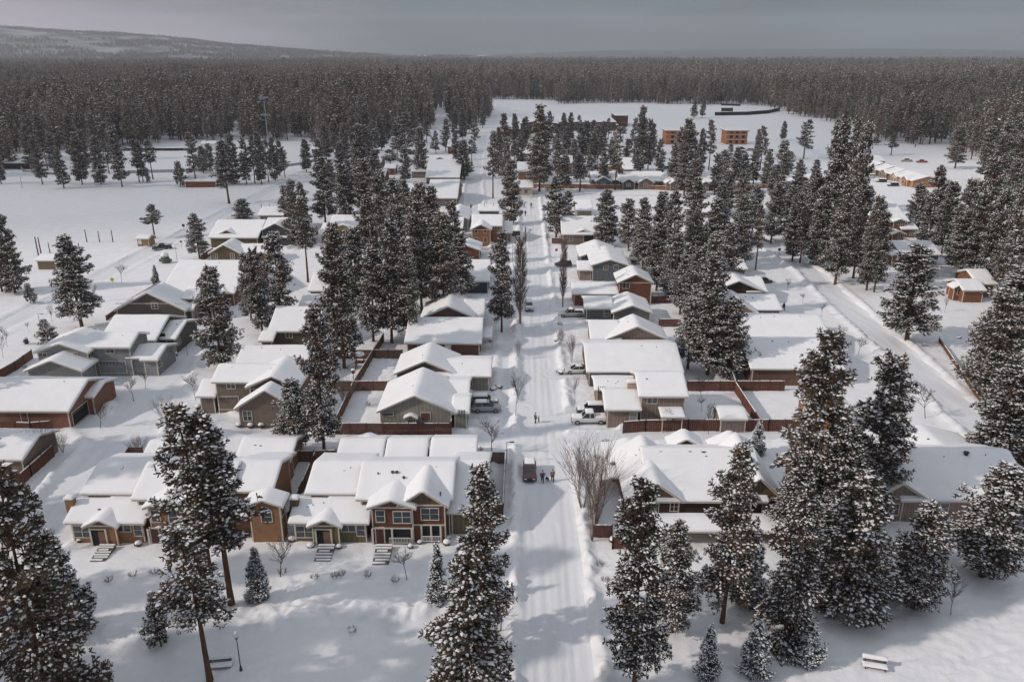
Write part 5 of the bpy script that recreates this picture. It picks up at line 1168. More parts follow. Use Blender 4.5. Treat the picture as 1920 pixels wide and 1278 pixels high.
T(1545, 1090, 925, 'W', 112, 'dense low pine in the centre of the right thicket', var=0)
T(1325, 1272, 1178, 'S', 52, 'left of the two small blue spruces on the front lawn, right of the street'); T(1412, 1262, 1168, 'S', 62, 'right of the two small blue spruces on the front lawn, right of the street')
T(1418, 850, 793, 'S', 34, 'small snowy spruce behind the dark brown house roof'); T(745 - 566, 945, 905, 'S', 20, 'tiny dark shrub tree at the left wall of the tan orange duplex')
# right side
T(1890, 700, 505, 'P', 150, 'tall pine at the right edge above the diagonal road'); T(1925, 620, 380, 'P', 130, 'pine cut by the right frame edge, above the diagonal road')
T(1850, 742, 545, 'P', 115, 'brownish pine just left of the tall right edge pine'); T(1862, 872, 690, 'P', 112, 'pine on the far bank of the diagonal road, lowest of the right edge group')
T(1915, 860, 650, 'P', 120, 'dark pine cut by the right frame edge beside the diagonal road')
T(1699, 641, 463, 'P', 104, 'isolated round crowned pine on the open snow beyond the diagonal road', var=1)
T(1325, 700, 512, 'P', 90, 'snowy pine clump tree, left one, right of the beige gabled house', var=3); T(1362, 705, 560, 'P', 85, 'snowy pine clump tree, right one, beside the two big roofs', var=2); T(1290, 690, 560, 'P', 60, 'snowy pine clump tree at the yard fence, leftmost and shortest', var=1)
T(1320, 640, 480, 'P', 60, 'pine rising just behind the snowy clump')
g = 'pines of the long row left of the diagonal road'
for a in ((1485, 488, 365, 'P', 46), (1500, 492, 385, 'Q', 40), (1530, 498, 352, 'P', 56), (1566, 533, 340, 'P', 62), (1600, 522, 352, 'P', 52), (1625, 545, 372, 'P', 52), (1638, 548, 400, 'P', 44), (1590, 500, 235, 'P', 50), (1553, 470, 228, 'P', 58), (1520, 470, 330, 'P', 50)):
    T(*a, 'tall snowy pine in the long dense row left of the diagonal road', g)
g = 'pines of the dense grove right of the street'
for a in ((1135, 462, 358, 'P', 52), (1178, 470, 374, 'P', 44), (1203, 480, 372, 'P', 44), (1232, 490, 366, 'P', 42), (1262, 500, 362, 'P', 46), (1230, 545, 420, 'P', 56), (1205, 510, 415, 'P', 50), (1262, 560, 440, 'P', 60), (1300, 600, 465, 'P', 60), (1275, 590, 480, 'P', 50), (1300, 500, 395, 'P', 40),
          (1340, 500, 375, 'P', 55), (1385, 480, 368, 'P', 48), (1360, 545, 420, 'P', 55), (1330, 590, 440, 'P', 55), (1385, 505, 400, 'P', 40), (1300, 470, 335, 'P', 48), (1345, 460, 340, 'P', 44)):
    T(*a, 'snowy pine in the dense grove behind the gabled houses right of the street', g)
T(1417, 506, 385, 'Q', 32, 'slender pine with a visible trunk standing free before the diagonal road', var=0)
g = 'pines in the right hand back grove'
for a in ((1445, 455, 345, 'P', 44), (1478, 450, 350, 'P', 44), (1410, 440, 350, 'P', 40), (1505, 440, 340, 'P', 44), (1585, 400, 226, 'P', 40), (1553, 395, 226, 'P', 36), (1622, 415, 350, 'P', 30), (1460, 400, 330, 'P', 36)):
    T(*a, 'pine in the back grove between the fence row and the diagonal road', g)
g = 'pines of the cluster at the upper right'
for a in ((1712, 440, 345, 'P', 46), (1738, 470, 316, 'P', 52), (1765, 480, 345, 'P', 48), (1795, 500, 340, 'P', 56), (1822, 520, 300, 'P', 60), (1850, 540, 360, 'P', 60), (1880, 560, 350, 'P', 60), (1775, 440, 345, 'P', 40), (1905, 600, 440, 'P', 60), (1800, 515, 400, 'P', 70)):
    T(*a, 'dark snowy pine in the cluster between the orange brown house and the right edge', g)
g = 'pines at the top right forest edge'
for a in ((1870, 352, 230, 'P', 46), (1905, 345, 215, 'P', 46), (1845, 340, 240, 'P', 38), (1890, 390, 300, 'P', 40), (1790, 316, 238, 'P', 38), (1858, 375, 250, 'Q', 40), (1915, 400, 250, 'P', 40)):
    T(*a, 'pine standing out before the forest edge at the top right', g)
for a, lb in (((1506, 298, 225, 'Q', 32), 'lone pine with spreading branches on the far open snow'), ((1468, 263, 228, 'P', 14), 'narrow lone tree on the far snow, left of the spreading pine'), ((1670, 291, 250, 'Q', 24), 'lone pine on the far open snow, right of the forest bend'), ((1642, 272, 256, 'Y', 18), 'short lone pine next to the forest bend'),
              ((1301, 222, 188, 'P', 15), 'left pine of the close pair on the ball field snow'), ((1316, 221, 188, 'P', 13), 'right pine of the close pair on the ball field snow'), ((1877 // 1, 470, 425, 'Y', 30), 'small pine below the upper right cluster')):
    T(*a, lb)
# street pines
for a, lb in (((940, 622, 436, 'P', 52), 'narrow street pine left of the street, in front of the white shed roof'), ((958, 420, 300, 'P', 44), 'middle street pine on the left side beyond the orange brown house'), ((1042, 446, 335, 'P', 50), 'dense pine at the corner of the side street, right of the street'), ((1066, 428, 360, 'P', 30), 'shorter pine just right of the side street corner pine'),
              ((924, 372, 248, 'Q', 30), 'slender pine standing in the split of the two far streets'), ((1012, 362, 200, 'P', 52), 'tallest broad pine before the school building'), ((1003, 340, 285, 'P', 40), 'pine left of the broad school pine'), ((1087, 359, 290, 'Q', 34), 'pine standing in front of the long orange fence'),
              ((1153, 356, 240, 'Q', 32), 'tall pine right of the clay coloured house'), ((1058, 352, 292, 'P', 36), 'bushy pine beside the broad school pine'), ((946, 312, 214, 'Q', 30), 'slender far pine left of the school'), ((891, 280, 214, 'Q', 20), 'thin tall pine beside the far red barn'), ((817, 288, 246, 'Y', 20), 'short pine left of the far red barn'), ((836, 284, 224, 'P', 22), 'pine just left of the far red barn'),
              ((870, 336, 264, 'P', 34), 'pine at the end of the long rust brown house'), ((885, 308, 262, 'Q', 24), 'thin pine behind the long rust brown house end'), ((790, 332, 240, 'P', 32), 'pine at the left end of the long rust brown house'), ((760, 318, 212, 'Q', 44), 'reddish tall pine among the far left roofs'), ((733, 318, 280, 'Q', 36), 'spreading pine in the gap of the far left roofs'), ((685, 306, 236, 'P', 36), 'tall pine among the far left roofs, left of the reddish one')):
    T(*a, lb)
g = 'pines between the school and the fence row'
for a in ((1090, 300, 232, 'P', 24), (1112, 285, 226, 'P', 22), (1145, 325, 262, 'P', 22), (1176, 320, 262, 'P', 24), (1062, 310, 240, 'P', 26), (1045, 330, 262, 'P', 24), (1022, 300, 235, 'P', 24), (975, 330, 258, 'P', 24), (988, 268, 220, 'P', 18), (1140, 262, 222, 'Q', 16), (1205, 290, 220, 'P', 22), (1222, 300, 232, 'P', 22), (1236, 330, 262, 'P', 24), (1020, 345, 280, 'P', 26), (950, 345, 268, 'P', 24), (1130, 350, 285, 'P', 26), (1193, 345, 280, 'Q', 24), (1082, 340, 285, 'P', 24), (1120, 300, 235, 'P', 26), (1056, 270, 213, 'P', 18), (1070, 268, 212, 'P', 17), (1200, 322, 200, 'P', 32), (1215, 318, 226, 'P', 26), (1188, 300, 222, 'Q', 20), (1098, 298, 228, 'P', 26), (1085, 262, 216, 'Q', 14), (1130, 290, 228, 'P', 22), (1043, 290, 240, 'P', 22), (1168, 268, 228, 'Q', 16), (965, 300, 215, 'P', 20), (935, 330, 240, 'P', 26), (983, 296, 222, 'P', 22), (1030, 262, 210, 'P', 18), (1108, 330, 250, 'P', 26), (1075, 320, 262, 'P', 24)):
    T(*a, 'pine in the belt between the school building and the long orange fence', g)
g = 'pines behind the fence row, right'
for a in ((1262, 352, 268, 'P', 26), (1300, 352, 275, 'P', 26), (1340, 365, 290, 'P', 28), (1395, 360, 290, 'P', 26), (1436, 352, 285, 'P', 26), (1495, 370, 300, 'P', 28), (1525, 362, 300, 'P', 26), (1365, 330, 270, 'Q', 22), (1478, 330, 285, 'P', 22), (1283, 366, 226, 'P', 44), (1275, 330, 240, 'P', 28), (1312, 325, 242, 'P', 22), (1329, 320, 226, 'Q', 26), (1356, 350, 283, 'P', 28), (1378, 346, 278, 'P', 28), (1425, 318, 238, 'Q', 26), (1418, 300, 243, 'P', 16), (1412, 345, 280, 'P', 26), (1465, 346, 265, 'P', 36), (1450, 372, 310, 'P', 32), (1296, 400, 300, 'P', 40), (1360, 400, 320, 'P', 40), (1390, 405, 320, 'P', 40), (1245, 410, 360, 'P', 34)):
    T(*a, 'pine standing among and before the houses of the far fence row', g)
g = 'pines scattered among the far left roofs'
for a in ((612, 300, 232, 'P', 26), (630, 290, 225, 'P', 24), (648, 305, 232, 'P', 26), (665, 285, 220, 'P', 24), (700, 300, 228, 'P', 26), (715, 282, 218, 'P', 24), (745, 290, 222, 'P', 26), (728, 262, 205, 'P', 22), (775, 272, 208, 'P', 24), (760, 345, 275, 'P', 28), (705, 350, 282, 'P', 30), (668, 345, 275, 'P', 28), (640, 340, 268, 'P', 28), (600, 330, 262, 'P', 26), (852, 258, 206, 'P', 18), (868, 262, 205, 'P', 20), (880, 250, 200, 'P', 18), (855, 300, 245, 'P', 20), (905, 240, 196, 'P', 16), (800, 268, 222, 'Q', 18), (575, 322, 262, 'P', 24), (622, 370, 300, 'P', 32), (655, 380, 300, 'P', 34)):
    T(*a, 'pine scattered among the small roofs at the far left of the street', g)
# centre left
for a, lb in (((645, 690, 432, 'P', 78), 'broad pine over the play set in the long back yard', ), ((608, 852, 578, 'P', 76), 'tall pine with a dark trunk foot between the stepped gable and sage grey houses'), ((556, 845, 715, 'P', 72), 'shorter pine hugging the tall pine, left of the garages'), ((578, 528, 372, 'Q', 50), 'pine with a long reddish bare trunk in the left middle'),
              ((415, 690, 502, 'P', 78), 'big pine beside the court, right of the light grey house'), ((492, 628, 470, 'P', 54), 'dark pine with a thin trunk, behind the big court pine'), ((528, 605, 440, 'P', 62), 'dark dense pine right of the thin trunked one'), ((472, 600, 478, 'P', 46), 'left pine of the dark trio behind the court'),
              ((155, 614, 446, 'P', 80), 'big solitary pine by the park road at the left'), ((28, 549, 404, 'P', 56), 'pine on the field at the left frame edge, taller one'), ((4, 546, 430, 'P', 46), 'pine cut by the left frame edge'), ((58, 568, 532, 'Y', 24), 'little pine with a stake on the field, left'), ((290, 446, 383, 'Q', 40), 'thin crowned pine beside the tan utility shed'),
              ((375, 485, 402, 'P', 42), 'pine beside the hip roofed house, by the park road'), ((456, 409, 373, 'P', 40), 'short bushy pine above the hip roofed house'), ((294, 536, 498, 'S', 17), 'slim little spruce at the roof of the square house'), ((92, 650, 600, 'Y', 42), 'bushy young pine left of the light grey house'), ((430, 381, 264, 'Q', 46), 'tall pine standing alone at the bend of the park road'),
              ((610, 422, 296, 'P', 50), 'pointed pine rising above the mustard tan house'), ((938, 690, 640, 'Y', 10), 'tiny tree at the driveway')):
    if a[0] != 938: T(*a, lb)
g = 'pines of the dense central grove'
for a in ((555, 460, 338, 'P', 42), (570, 440, 345, 'P', 36), (540, 430, 350, 'P', 34), (650, 440, 310, 'P', 46), (688, 440, 300, 'P', 50), (680, 385, 235, 'P', 40), (715, 480, 330, 'P', 46), (740, 490, 338, 'P', 46), (790, 500, 346, 'P', 54), (815, 520, 352, 'P', 52), (850, 520, 380, 'P', 50), (700, 560, 370, 'P', 62), (735, 642, 420, 'P', 66), (752, 600, 390, 'P', 60), (790, 585, 380, 'P', 66),
          (832, 596, 400, 'P', 72), (865, 560, 440, 'P', 56), (700, 640, 470, 'P', 66), (672, 590, 430, 'P', 56), (765, 645, 460, 'P', 60), (630, 560, 420, 'P', 52), (810, 560, 400, 'P', 60), (720, 420, 320, 'P', 40), (760, 450, 340, 'P', 44)):
    T(*a, 'tall snowy pine in the dense central grove left of the street', g)
g = 'pines of the grove along the park field'
for a in ((80, 346, 255, 'P', 26), (90, 319, 215, 'Q', 26), (120, 353, 280, 'P', 28), (103, 326, 250, 'P', 28), (155, 346, 250, 'P', 30), (163, 325, 245, 'P', 26), (190, 346, 255, 'P', 30), (205, 326, 262, 'Q', 24), (229, 351, 240, 'P', 32), (262, 342, 262, 'Q', 22), (269, 341, 265, 'P', 22), (287, 336, 262, 'Q', 28), (339, 350, 304, 'Y', 26), (369, 350, 250, 'Q', 32), (382, 325, 275, 'P', 24), (394, 322, 270, 'P', 22),
          (440, 345, 252, 'P', 34), (463, 346, 262, 'P', 26), (478, 345, 255, 'Q', 24), (491, 346, 250, 'P', 26), (504, 342, 262, 'Q', 22), (516, 338, 258, 'P', 24), (535, 334, 278, 'Q', 22), (525, 330, 265, 'P', 22), (418, 330, 268, 'P', 26), (60, 320, 235, 'P', 26), (140, 300, 215, 'P', 26), (215, 300, 222, 'P', 26), (180, 300, 215, 'P', 24), (2, 345, 262, 'P', 26), (278, 343, 316, 'Y', 10)):
    T(*a, 'pine in the loose grove between the ballpark and the open field, upper left', g)
# off to the left of the frame: pines whose shadows reach across the lawn
for x, y, hh in ((-120, 86, 26), (-140, 110, 24), (-42, 44, 24), (-55, 56, 26), (-50, 68, 25), (-66, 84, 26), (-72, 100, 24), (-34, 30, 20), (-62, 50, 26), (-80, 118, 24), (-92, 130, 22), (9, 26, 14)):
    put_tree((min(x, -.66 * zd(y) - 6) if x < -15 or y > 40 else x, y), 'P', hh, 8, 'pine standing outside the left of the picture, casting shadow over the lawn', 'pines outside the frame at the left')
# ------------------------------------------------------------------ bare trees and shrubs
def bare(seed, H=6, kind='vase'):
    rnd = random.Random(seed); m = MB()
    def br(p, d, l, r, lev):
        n = 3; pts = [p]; q = Vector(p); dd = Vector(d)
        for i in range(n):
            dd = (dd + Vector((rnd.gauss(0, .09), rnd.gauss(0, .09), rnd.gauss(0, .05) + .06))).normalized(); q = q + dd * l / n; pts.append(q.copy())
        m.tube(pts, [max(.012, r * (1 - .6 * i / n)) for i in range(n + 1)], 4 if lev else 6, cap=False)
        if lev >= 3: return
        k = {0: 8, 1: 5, 2: 4}[lev]
        for i in range(k):
            f = rnd.uniform(.3, 1); pp = pts[0].lerp(pts[-1], f) if lev else pts[min(3, 1 + int(f * 2.99))]
            az = rnd.uniform(0, 6.28); sp = {0: .75, 1: .7, 2: .7}[lev] * rnd.uniform(.7, 1.15)
            t = dd.orthogonal().normalized(); t.rotate(Matrix.Rotation(az, 3, dd)); nd = (dd + t * sp).normalized(); nd.z = abs(nd.z) * .8 + .15; nd.normalize()
            br(pp, nd, l * rnd.uniform(.5, .72), r * .5, lev + 1)
    if kind == 'vase':
        br(Vector((0, 0, -.2)), Vector((0, 0, 1)), H * .48, .075 * H / 6, 0)
    elif kind == 'clump':
        for i in range(16): az = rnd.uniform(0, 6.28); br(Vector((.2 * math.cos(az), .2 * math.sin(az), 0)), Vector((math.cos(az) * .35, math.sin(az) * .35, 1)).normalized(), H * .55, .03 * H / 6, 1)
    elif kind == 'column':
        m.tube([(0, 0, -.2), (0, 0, H * .5), (0, 0, H)], [.12, .07, .02], 5)
        for i in range(150):
            z = H * rnd.uniform(.12, .92); az = rnd.uniform(0, 6.28); f = z / H; sp = .22 * (1 if f < .6 else .7); L0 = H * .16 * (1 - f * .5)
            p = Vector((0, 0, z)); d = Vector((math.cos(az) * sp, math.sin(az) * sp, 1)).normalized(); a = p + Vector((math.cos(az) * .15, math.sin(az) * .15, .1)); b = a + d * L0
            m.tube([p, a, b], [.035, .028, .014], 3, cap=False)
            for j in range(4): q = a.lerp(b, rnd.random()); az2 = az + rnd.uniform(-1.2, 1.2); m.tube([q, q + Vector((math.cos(az2) * .35, math.sin(az2) * .35, .8))], [.018, .010], 3, cap=False)
    elif kind == 'shrub':
        for i in range(26): az = rnd.uniform(0, 6.28); br(Vector((.3 * math.cos(az), .3 * math.sin(az), 0)), Vector((math.cos(az) * .9, math.sin(az) * .9, 1)).normalized(), H * .6, .02, 2)
    me = bpy.data.meshes.new('trunk'); me.from_pydata(m.V, [], m.F); me.update(); return me, H
BR = {'vase': [bare(i, 6) for i in (1, 2, 3)], 'clump': [bare(9, 8, 'clump'), bare(10, 8, 'clump')], 'column': [bare(5, 12, 'column'), bare(6, 12, 'column')], 'shrub': [bare(7, 1.6, 'shrub'), bare(8, 1.6, 'shrub')]}
for k, c in (('vase', 'darkbark'), ('clump', 'twig'), ('column', 'twig'), ('shrub', 'twig')):
    for me, h in BR[k]: me.materials.append(M[c])
bc = 0
def B(px, by, ty, k, wx, label, group=None, snow=False):
    global bc; bc += 1; x, y = G(px, by); h = max(.8, topH(y, ty)); me, H = BR[k][bc % len(BR[k])]
    nm = {'vase': 'bare_tree', 'clump': 'bare_tree', 'column': 'bare_columnar_tree', 'shrub': 'bare_shrub'}[k]
    e = empty(nm, (x, y, 0), bc * 1.3); tag(e, label, 'shrub' if k == 'shrub' else 'tree', group)
    o = bpy.data.objects.new('branches', me); COL.objects.link(o); o.parent = e; s = h / H; o.scale = (s * wx, s * wx, s); return e
for a in ((525, 1083, 1005, 'vase', 1.1, 'bare vase shaped tree on the lawn left of the brown duplex steps'), (763, 1086, 1020, 'vase', .9, 'bare tree before the right porch of the brown duplex'), (922, 850, 775, 'vase', 1.0, 'spreading bare tree between the right garage and the street'), (939, 1180, 1080, 'vase', .9, 'bare tree right of the broad centre pine, by the sidewalk'),
          (96, 1035, 985, 'vase', .7, 'thin bare sapling left of the tan orange duplex'), (1783, 1150, 1080, 'vase', .8, 'bare sapling between the right thicket and the lone broad pine'), (1735, 783, 718, 'vase', .95, 'small bare tree beside the diagonal road above the tan house'),
          (250, 750, 700, 'vase', .9, 'bare tree before the light grey garage, left one'), (273, 727, 690, 'vase', .9, 'bare tree before the light grey garage, right one'), (188, 800, 745, 'vase', .9, 'bare tree before the red brown garage house'), (367, 748, 695, 'vase', .9, 'bare tree left of the two storey taupe garage'), (352, 664, 625, 'vase', .8, 'bare tree at the back of the court, right one'), (322, 680, 645, 'vase', .8, 'bare tree at the back of the court, left one'),
          (228, 530, 490, 'vase', .8, 'bare tree beside the park road, right of the yellow sign'), (180, 565, 530, 'vase', .5, 'thin bare tree right of the big roadside pine'), (98, 606, 568, 'vase', .6, 'thin bare sapling by the left lamp post, right side'), (55, 623, 600, 'vase', .5, 'thin bare sapling by the left lamp post, left side'), (14, 650, 605, 'vase', .6, 'bare sapling near the left edge, upper one'), (6, 670, 620, 'vase', .6, 'bare sapling near the left edge, lower one'),
          (1505, 568, 548, 'vase', 1.0, 'round bare bush tree above the low shed roof, right'), (1477, 545, 520, 'vase', .9, 'round bare bush tree near the side road, right'), (1580, 642, 606, 'vase', 1.1, 'bare tree between the big roofs and the diagonal road, upper one'), (1609, 664, 628, 'vase', 1.1, 'bare tree between the big roofs and the diagonal road, lower one'), (1540, 592, 566, 'vase', .7, 'bare sapling at the near bank of the diagonal road'), (1771, 585, 555, 'vase', .6, 'bare sapling beyond the isolated pine'),
          (1316, 770, 740, 'vase', .9, 'bare tree in the yard left of the snowy shed'), (1258, 805, 762, 'vase', .9, 'bare tree at the patio awning of the beige house'), (1328, 812, 745, 'vase', .6, 'tall bare yard tree before the red fence'), (967, 785, 690, 'vase', .5, 'thin bare street tree left of the street, nearest'), (1078, 755, 700, 'vase', .5, 'thin bare street tree by the white pickup'), (1315, 748, 700, 'vase', .8, 'bare tree behind the red back yard fence'), (993, 444, 425, 'vase', 1, 'small bare tree in the middle of the street junction')):
    B(*a[:5], a[5])
for a in ((1092, 955, 803, 'clump', .62, 'large reddish bare multi stem tree right of the street, left half'), (1116, 985, 815, 'clump', .55, 'large reddish bare multi stem tree right of the street, right half'), (1110, 1015, 890, 'clump', .35, 'lower bare stems beside the corner fence panel'), (312, 800, 738, 'clump', .7, 'fan shaped bare tree before the front pine pair'), (262, 860, 812, 'clump', .9, 'bare spreading bush tree behind the tan orange duplex'), (88, 862, 790, 'clump', 1.0, 'tangled bare tree above the long red fence, left edge'),
          (118, 848, 808, 'clump', .7, 'smaller bare tree right of the tangled one, left edge'), (646, 760, 700, 'clump', 1.1, 'tangled bare yard thicket left of the sage grey house'), (1050, 650, 610, 'clump', .5, 'bare bush by the right kerb, mid street'), (1072, 680, 615, 'clump', .4, 'upright bare bush right of the street before the long low house'), (972, 672, 632, 'clump', .35, 'thin upright bare bush left of the street, before the grey house wing')):
    B(*a[:5], a[5])
for a in ((975, 608, 445, 'column', 1.5, 'tall reddish columnar bare tree on the left side of the street'), (1055, 575, 450, 'column', 1.1, 'tall thin columnar bare tree on the right side of the street'), (985, 460, 425, 'column', 1, 'small columnar bare tree at the far end of the street')):
    B(*a[:5], a[5])
for i, a in enumerate(((628, 1082), (590, 1085), (690, 1080), (742, 1090), (640, 1079), (660, 1185), (250, 1080), (205, 1090), (290, 1075), (900, 845), (1120, 860), (1135, 830), (1370, 800), (1180, 800), (20, 700), (45, 690), (70, 690), (1320, 800), (855, 730), (690, 760), (660, 735), (1470, 700), (395, 1065), (530, 1075), (1125, 1060), (1135, 1090), (1050, 610), (1047, 700))):
    B(a[0], a[1], a[1] - random.randint(5, 9), 'shrub', 1.0, 'low bare twiggy shrub poking out of the snow', 'low twiggy shrubs poking out of the snow')
def snowbush(px, py, w, label, group='snow capped shrubs along the house fronts'):
    e = empty('shrub', (*G(px, py), 0)); tag(e, label, 'shrub', group); r = w * zd(G(px, py)[1]) / FPX / 2
    random.seed(px); t = MB(); t.blob((0, 0, r * .5), (r, r, r * .8), 12, 7, .16); t.build('foliage', [M['needle']], e); t = MB(); t.blob((0, 0, r * .85), (r * .95, r * .95, r * .6), 12, 7, .06); t.build('snow', [M['roofsnow']], e, True)
for x, y, w in ((548, 1014, 17), (583, 1026, 15), (636, 1027, 12), (770, 1026, 11), (787, 1018, 11), (838, 1020, 15), (840, 1010, 10), (498, 1012, 14), (512, 1008, 12), (730, 794, 12), (718, 798, 10), (786, 796, 10), (802, 794, 9), (744, 796, 12), (813, 798, 10), (260, 1022, 14), (313, 1030, 16), (150, 1015, 12), (372, 765, 12), (1150, 1015, 16), (448, 799, 11), (470, 800, 12), (490, 800, 12), (512, 798, 10), (935, 728, 14), (925, 732, 12), (1052, 700, 10), (1045, 640, 12), (875, 648, 10), (330, 665, 8), (920, 640, 8)):
    snowbush(x, y, w, 'rounded shrub buried under a cap of snow beside a house or fence')
# small yard things seen as rounded snow lumps
for x, y, w, lb in ((1010, 800, 0, ''),): pass
# ------------------------------------------------------------------ the forest beyond: one mass of trees
def far_proto(seed, H=20.0, kind=0):
    rng = np.random.default_rng(seed); global RNG; RNG = rng
    nb = 46; C = []; D = []
    cb = .22 if kind == 0 else .1
    for k in range(nb):
        f = (k + .5) / nb; z = H * (cb + (1 - cb) * f); Rb = 2.9 * ((1 - f) ** .6 * min(1, (f + .2) / .35)) * rng.uniform(.65, 1.1) + .2; az = k * 2.4 + rng.normal() * .3
        m = max(2, int(Rb * 3.4)); u = rng.uniform(.25, 1, m)
        h = np.array([math.cos(az), math.sin(az), 0]); s = np.array([-math.sin(az), math.cos(az), 0])
        c = h * (Rb * u)[:, None] + s * (rng.normal(size=m) * .3 * Rb)[:, None] + np.array([0, 0, z]) + np.array([0, 0, 1]) * (rng.normal(size=m) * .25)[:, None]
        C.append(c); d = np.tile(h + np.array([0, 0, .2 + f]), (m, 1)); D.append(d / np.linalg.norm(d, axis=1, keepdims=True))
    C = np.concatenate(C); D = np.concatenate(D)
    V, Q, T_ = tufts(C, D, 4, .95, .34, .85, (.22, .46), .05)
    t = MB(); t.tube([(0, 0, -1), (0, 0, H * .9)], [.3, .06], 5); n = len(V)
    V = np.concatenate([V, np.array(t.V)]); tq = np.array([f for f in t.F if len(f) == 4]) + n
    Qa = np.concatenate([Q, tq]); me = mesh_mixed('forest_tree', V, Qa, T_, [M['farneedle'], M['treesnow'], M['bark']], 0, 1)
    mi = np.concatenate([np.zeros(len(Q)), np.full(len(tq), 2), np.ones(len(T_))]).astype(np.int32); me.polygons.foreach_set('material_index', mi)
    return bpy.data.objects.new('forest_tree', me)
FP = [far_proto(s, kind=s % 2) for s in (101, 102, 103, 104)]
# the forest covers the plain outside the cleared town and fields; clearings are outlined on the ground
CLEAR = [  # ground polygons (photo points on the snow) kept open
    [(-300, 352), (-60, 330), (0, 318), (60, 285), (240, 276), (330, 262), (350, 268), (420, 262), (470, 270), (560, 262), (600, 270), (640, 282), (700, 268), (745, 258), (770, 246), (812, 238), (820, 215), (833, 210), (838, 236), (895, 237), (905, 210), (918, 199), (1000, 195), (1180, 193), (1300, 196), (1380, 197), (1440, 200), (1480, 212), (1540, 228), (1590, 240), (1640, 268), (1780, 272), (1830, 300), (1920, 330), (2300, 400), (2600, 1300), (-600, 1300)],
]
def inpoly(x, y, poly):
    r = np.zeros(x.shape, bool); n = len(poly)
    for i in range(n):
        x0, y0 = poly[i]; x1, y1 = poly[i - 1]
        c = ((y0 > y) != (y1 > y)) & (x < (x1 - x0) * (y - y0) / (y1 - y0 + 1e-12) + x0); r ^= c
    return r
pts = []
rng = np.random.default_rng(5)
poly = [G(*p) for p in CLEAR[0]]
y = 330.0
rows = []
while y < 6300:
    step = 7.0 if y < 900 else 7.0 * (y / 900) ** .70
    hwid = .74 * y + 60; n = int(2 * hwid / step)
    xs_ = np.linspace(-hwid, hwid, n) + rng.normal(size=n) * step * .42; ys_ = y + rng.normal(size=n) * step * .42
    wob = 14 * slow(xs_ * .11, ys_ * .13) + 6 * slow(xs_ * .5, ys_ * .5); ok = ~inpoly(xs_ + wob, ys_ + wob, poly) & (rng.random(n) < .93)
    dn = vnoise(xs_ * .012 + 3, ys_ * .006); gp = vnoise(xs_ * .03 + 9, ys_ * .02 + 2); ok &= ~((dn < .17) & (ys_ < 2200)); ok &= rng.random(n) < .45 + 1.1 * gp
    g2 = 1 + .0 * xs_; sc = np.clip(rng.normal(1.0, .29, n), .4, 1.75) * (.85 + .3 * vnoise(xs_ * .008, ys_ * .008)) * (1.05 if y < 1500 else 1.15)
    rows.append(np.stack([xs_[ok], ys_[ok], sc[ok]], 1)); y += step
PT = np.concatenate(rows)
# thin the strips where the photo shows snow lanes between the trees
lane = [(G(815, 262), G(832, 205), 5), (G(440, 300), G(446, 225), 3), (G(690, 262), G(700, 240), 4)]
keep = np.ones(len(PT), bool)
for (a, b, w) in lane: d, s = segdist(PT[:, 0], PT[:, 1], [a, b]); keep &= d > w * (.3 + 1.4 * vnoise(PT[:, 0] * .05, PT[:, 1] * .02))
PT = PT[keep]; print('forest trees', len(PT))
def forest(name, P3, label, flat=None):
    me = bpy.data.meshes.new(name); n = len(P3); me.vertices.add(n); co = np.zeros((n, 3), np.float32); co[:, :2] = P3[:, :2]
    if flat is not None: co[:, 2] = flat
    me.vertices.foreach_set('co', co.ravel())
    a = me.attributes.new('scl', 'FLOAT', 'POINT'); a.data.foreach_set('value', P3[:, 2].astype(np.float32))
    a = me.attributes.new('pick', 'INT', 'POINT'); a.data.foreach_set('value', rng.integers(0, 4, n).astype(np.int32))
    a = me.attributes.new('rot', 'FLOAT_VECTOR', 'POINT'); rr = np.zeros((n, 3), np.float32); rr[:, 2] = rng.uniform(0, 6.28, n); a.data.foreach_set('vector', rr.ravel()); me.update()
    o = bpy.data.objects.new(name, me); COL.objects.link(o); tag(o, label, 'forest', kind='stuff')
    ng = bpy.data.node_groups.new(name, 'GeometryNodeTree'); ng.interface.new_socket('Geometry', in_out='INPUT', socket_type='NodeSocketGeometry'); ng.interface.new_socket('Geometry', in_out='OUTPUT', socket_type='NodeSocketGeometry')
    gi = ng.nodes.new('NodeGroupInput'); go = ng.nodes.new('NodeGroupOutput'); jn = ng.nodes.new('GeometryNodeJoinGeometry')
    def attr(nm, ty): q = ng.nodes.new('GeometryNodeInputNamedAttribute'); q.data_type = ty; q.inputs[0].default_value = nm; return q.outputs[0]
    pk = attr('pick', 'INT'); sc_ = attr('scl', 'FLOAT'); ro = attr('rot', 'FLOAT_VECTOR')
    for k in range(4):
        oi = ng.nodes.new('GeometryNodeObjectInfo'); oi.inputs['Object'].default_value = FP[k]; oi.inputs['As Instance'].default_value = True
        ip = ng.nodes.new('GeometryNodeInstanceOnPoints'); cp = ng.nodes.new('FunctionNodeCompare'); cp.data_type = 'INT'; cp.operation = 'EQUAL'; cp.inputs[3].default_value = k; ng.links.new(pk, cp.inputs[2])
        ng.links.new(gi.outputs[0], ip.inputs['Points']); ng.links.new(cp.outputs[0], ip.inputs['Selection']); ng.links.new(oi.outputs['Geometry'], ip.inputs['Instance']); ng.links.new(sc_, ip.inputs['Scale']); ng.links.new(ro, ip.inputs['Rotation'])
        ng.links.new(ip.outputs[0], jn.inputs[0])
    ng.links.new(jn.outputs[0], go.inputs[0]); md = o.modifiers.new('forest', 'NODES'); md.node_group = ng; return o
forest('forest', PT, 'dense snowy pine forest covering the plain beyond the town to the horizon')
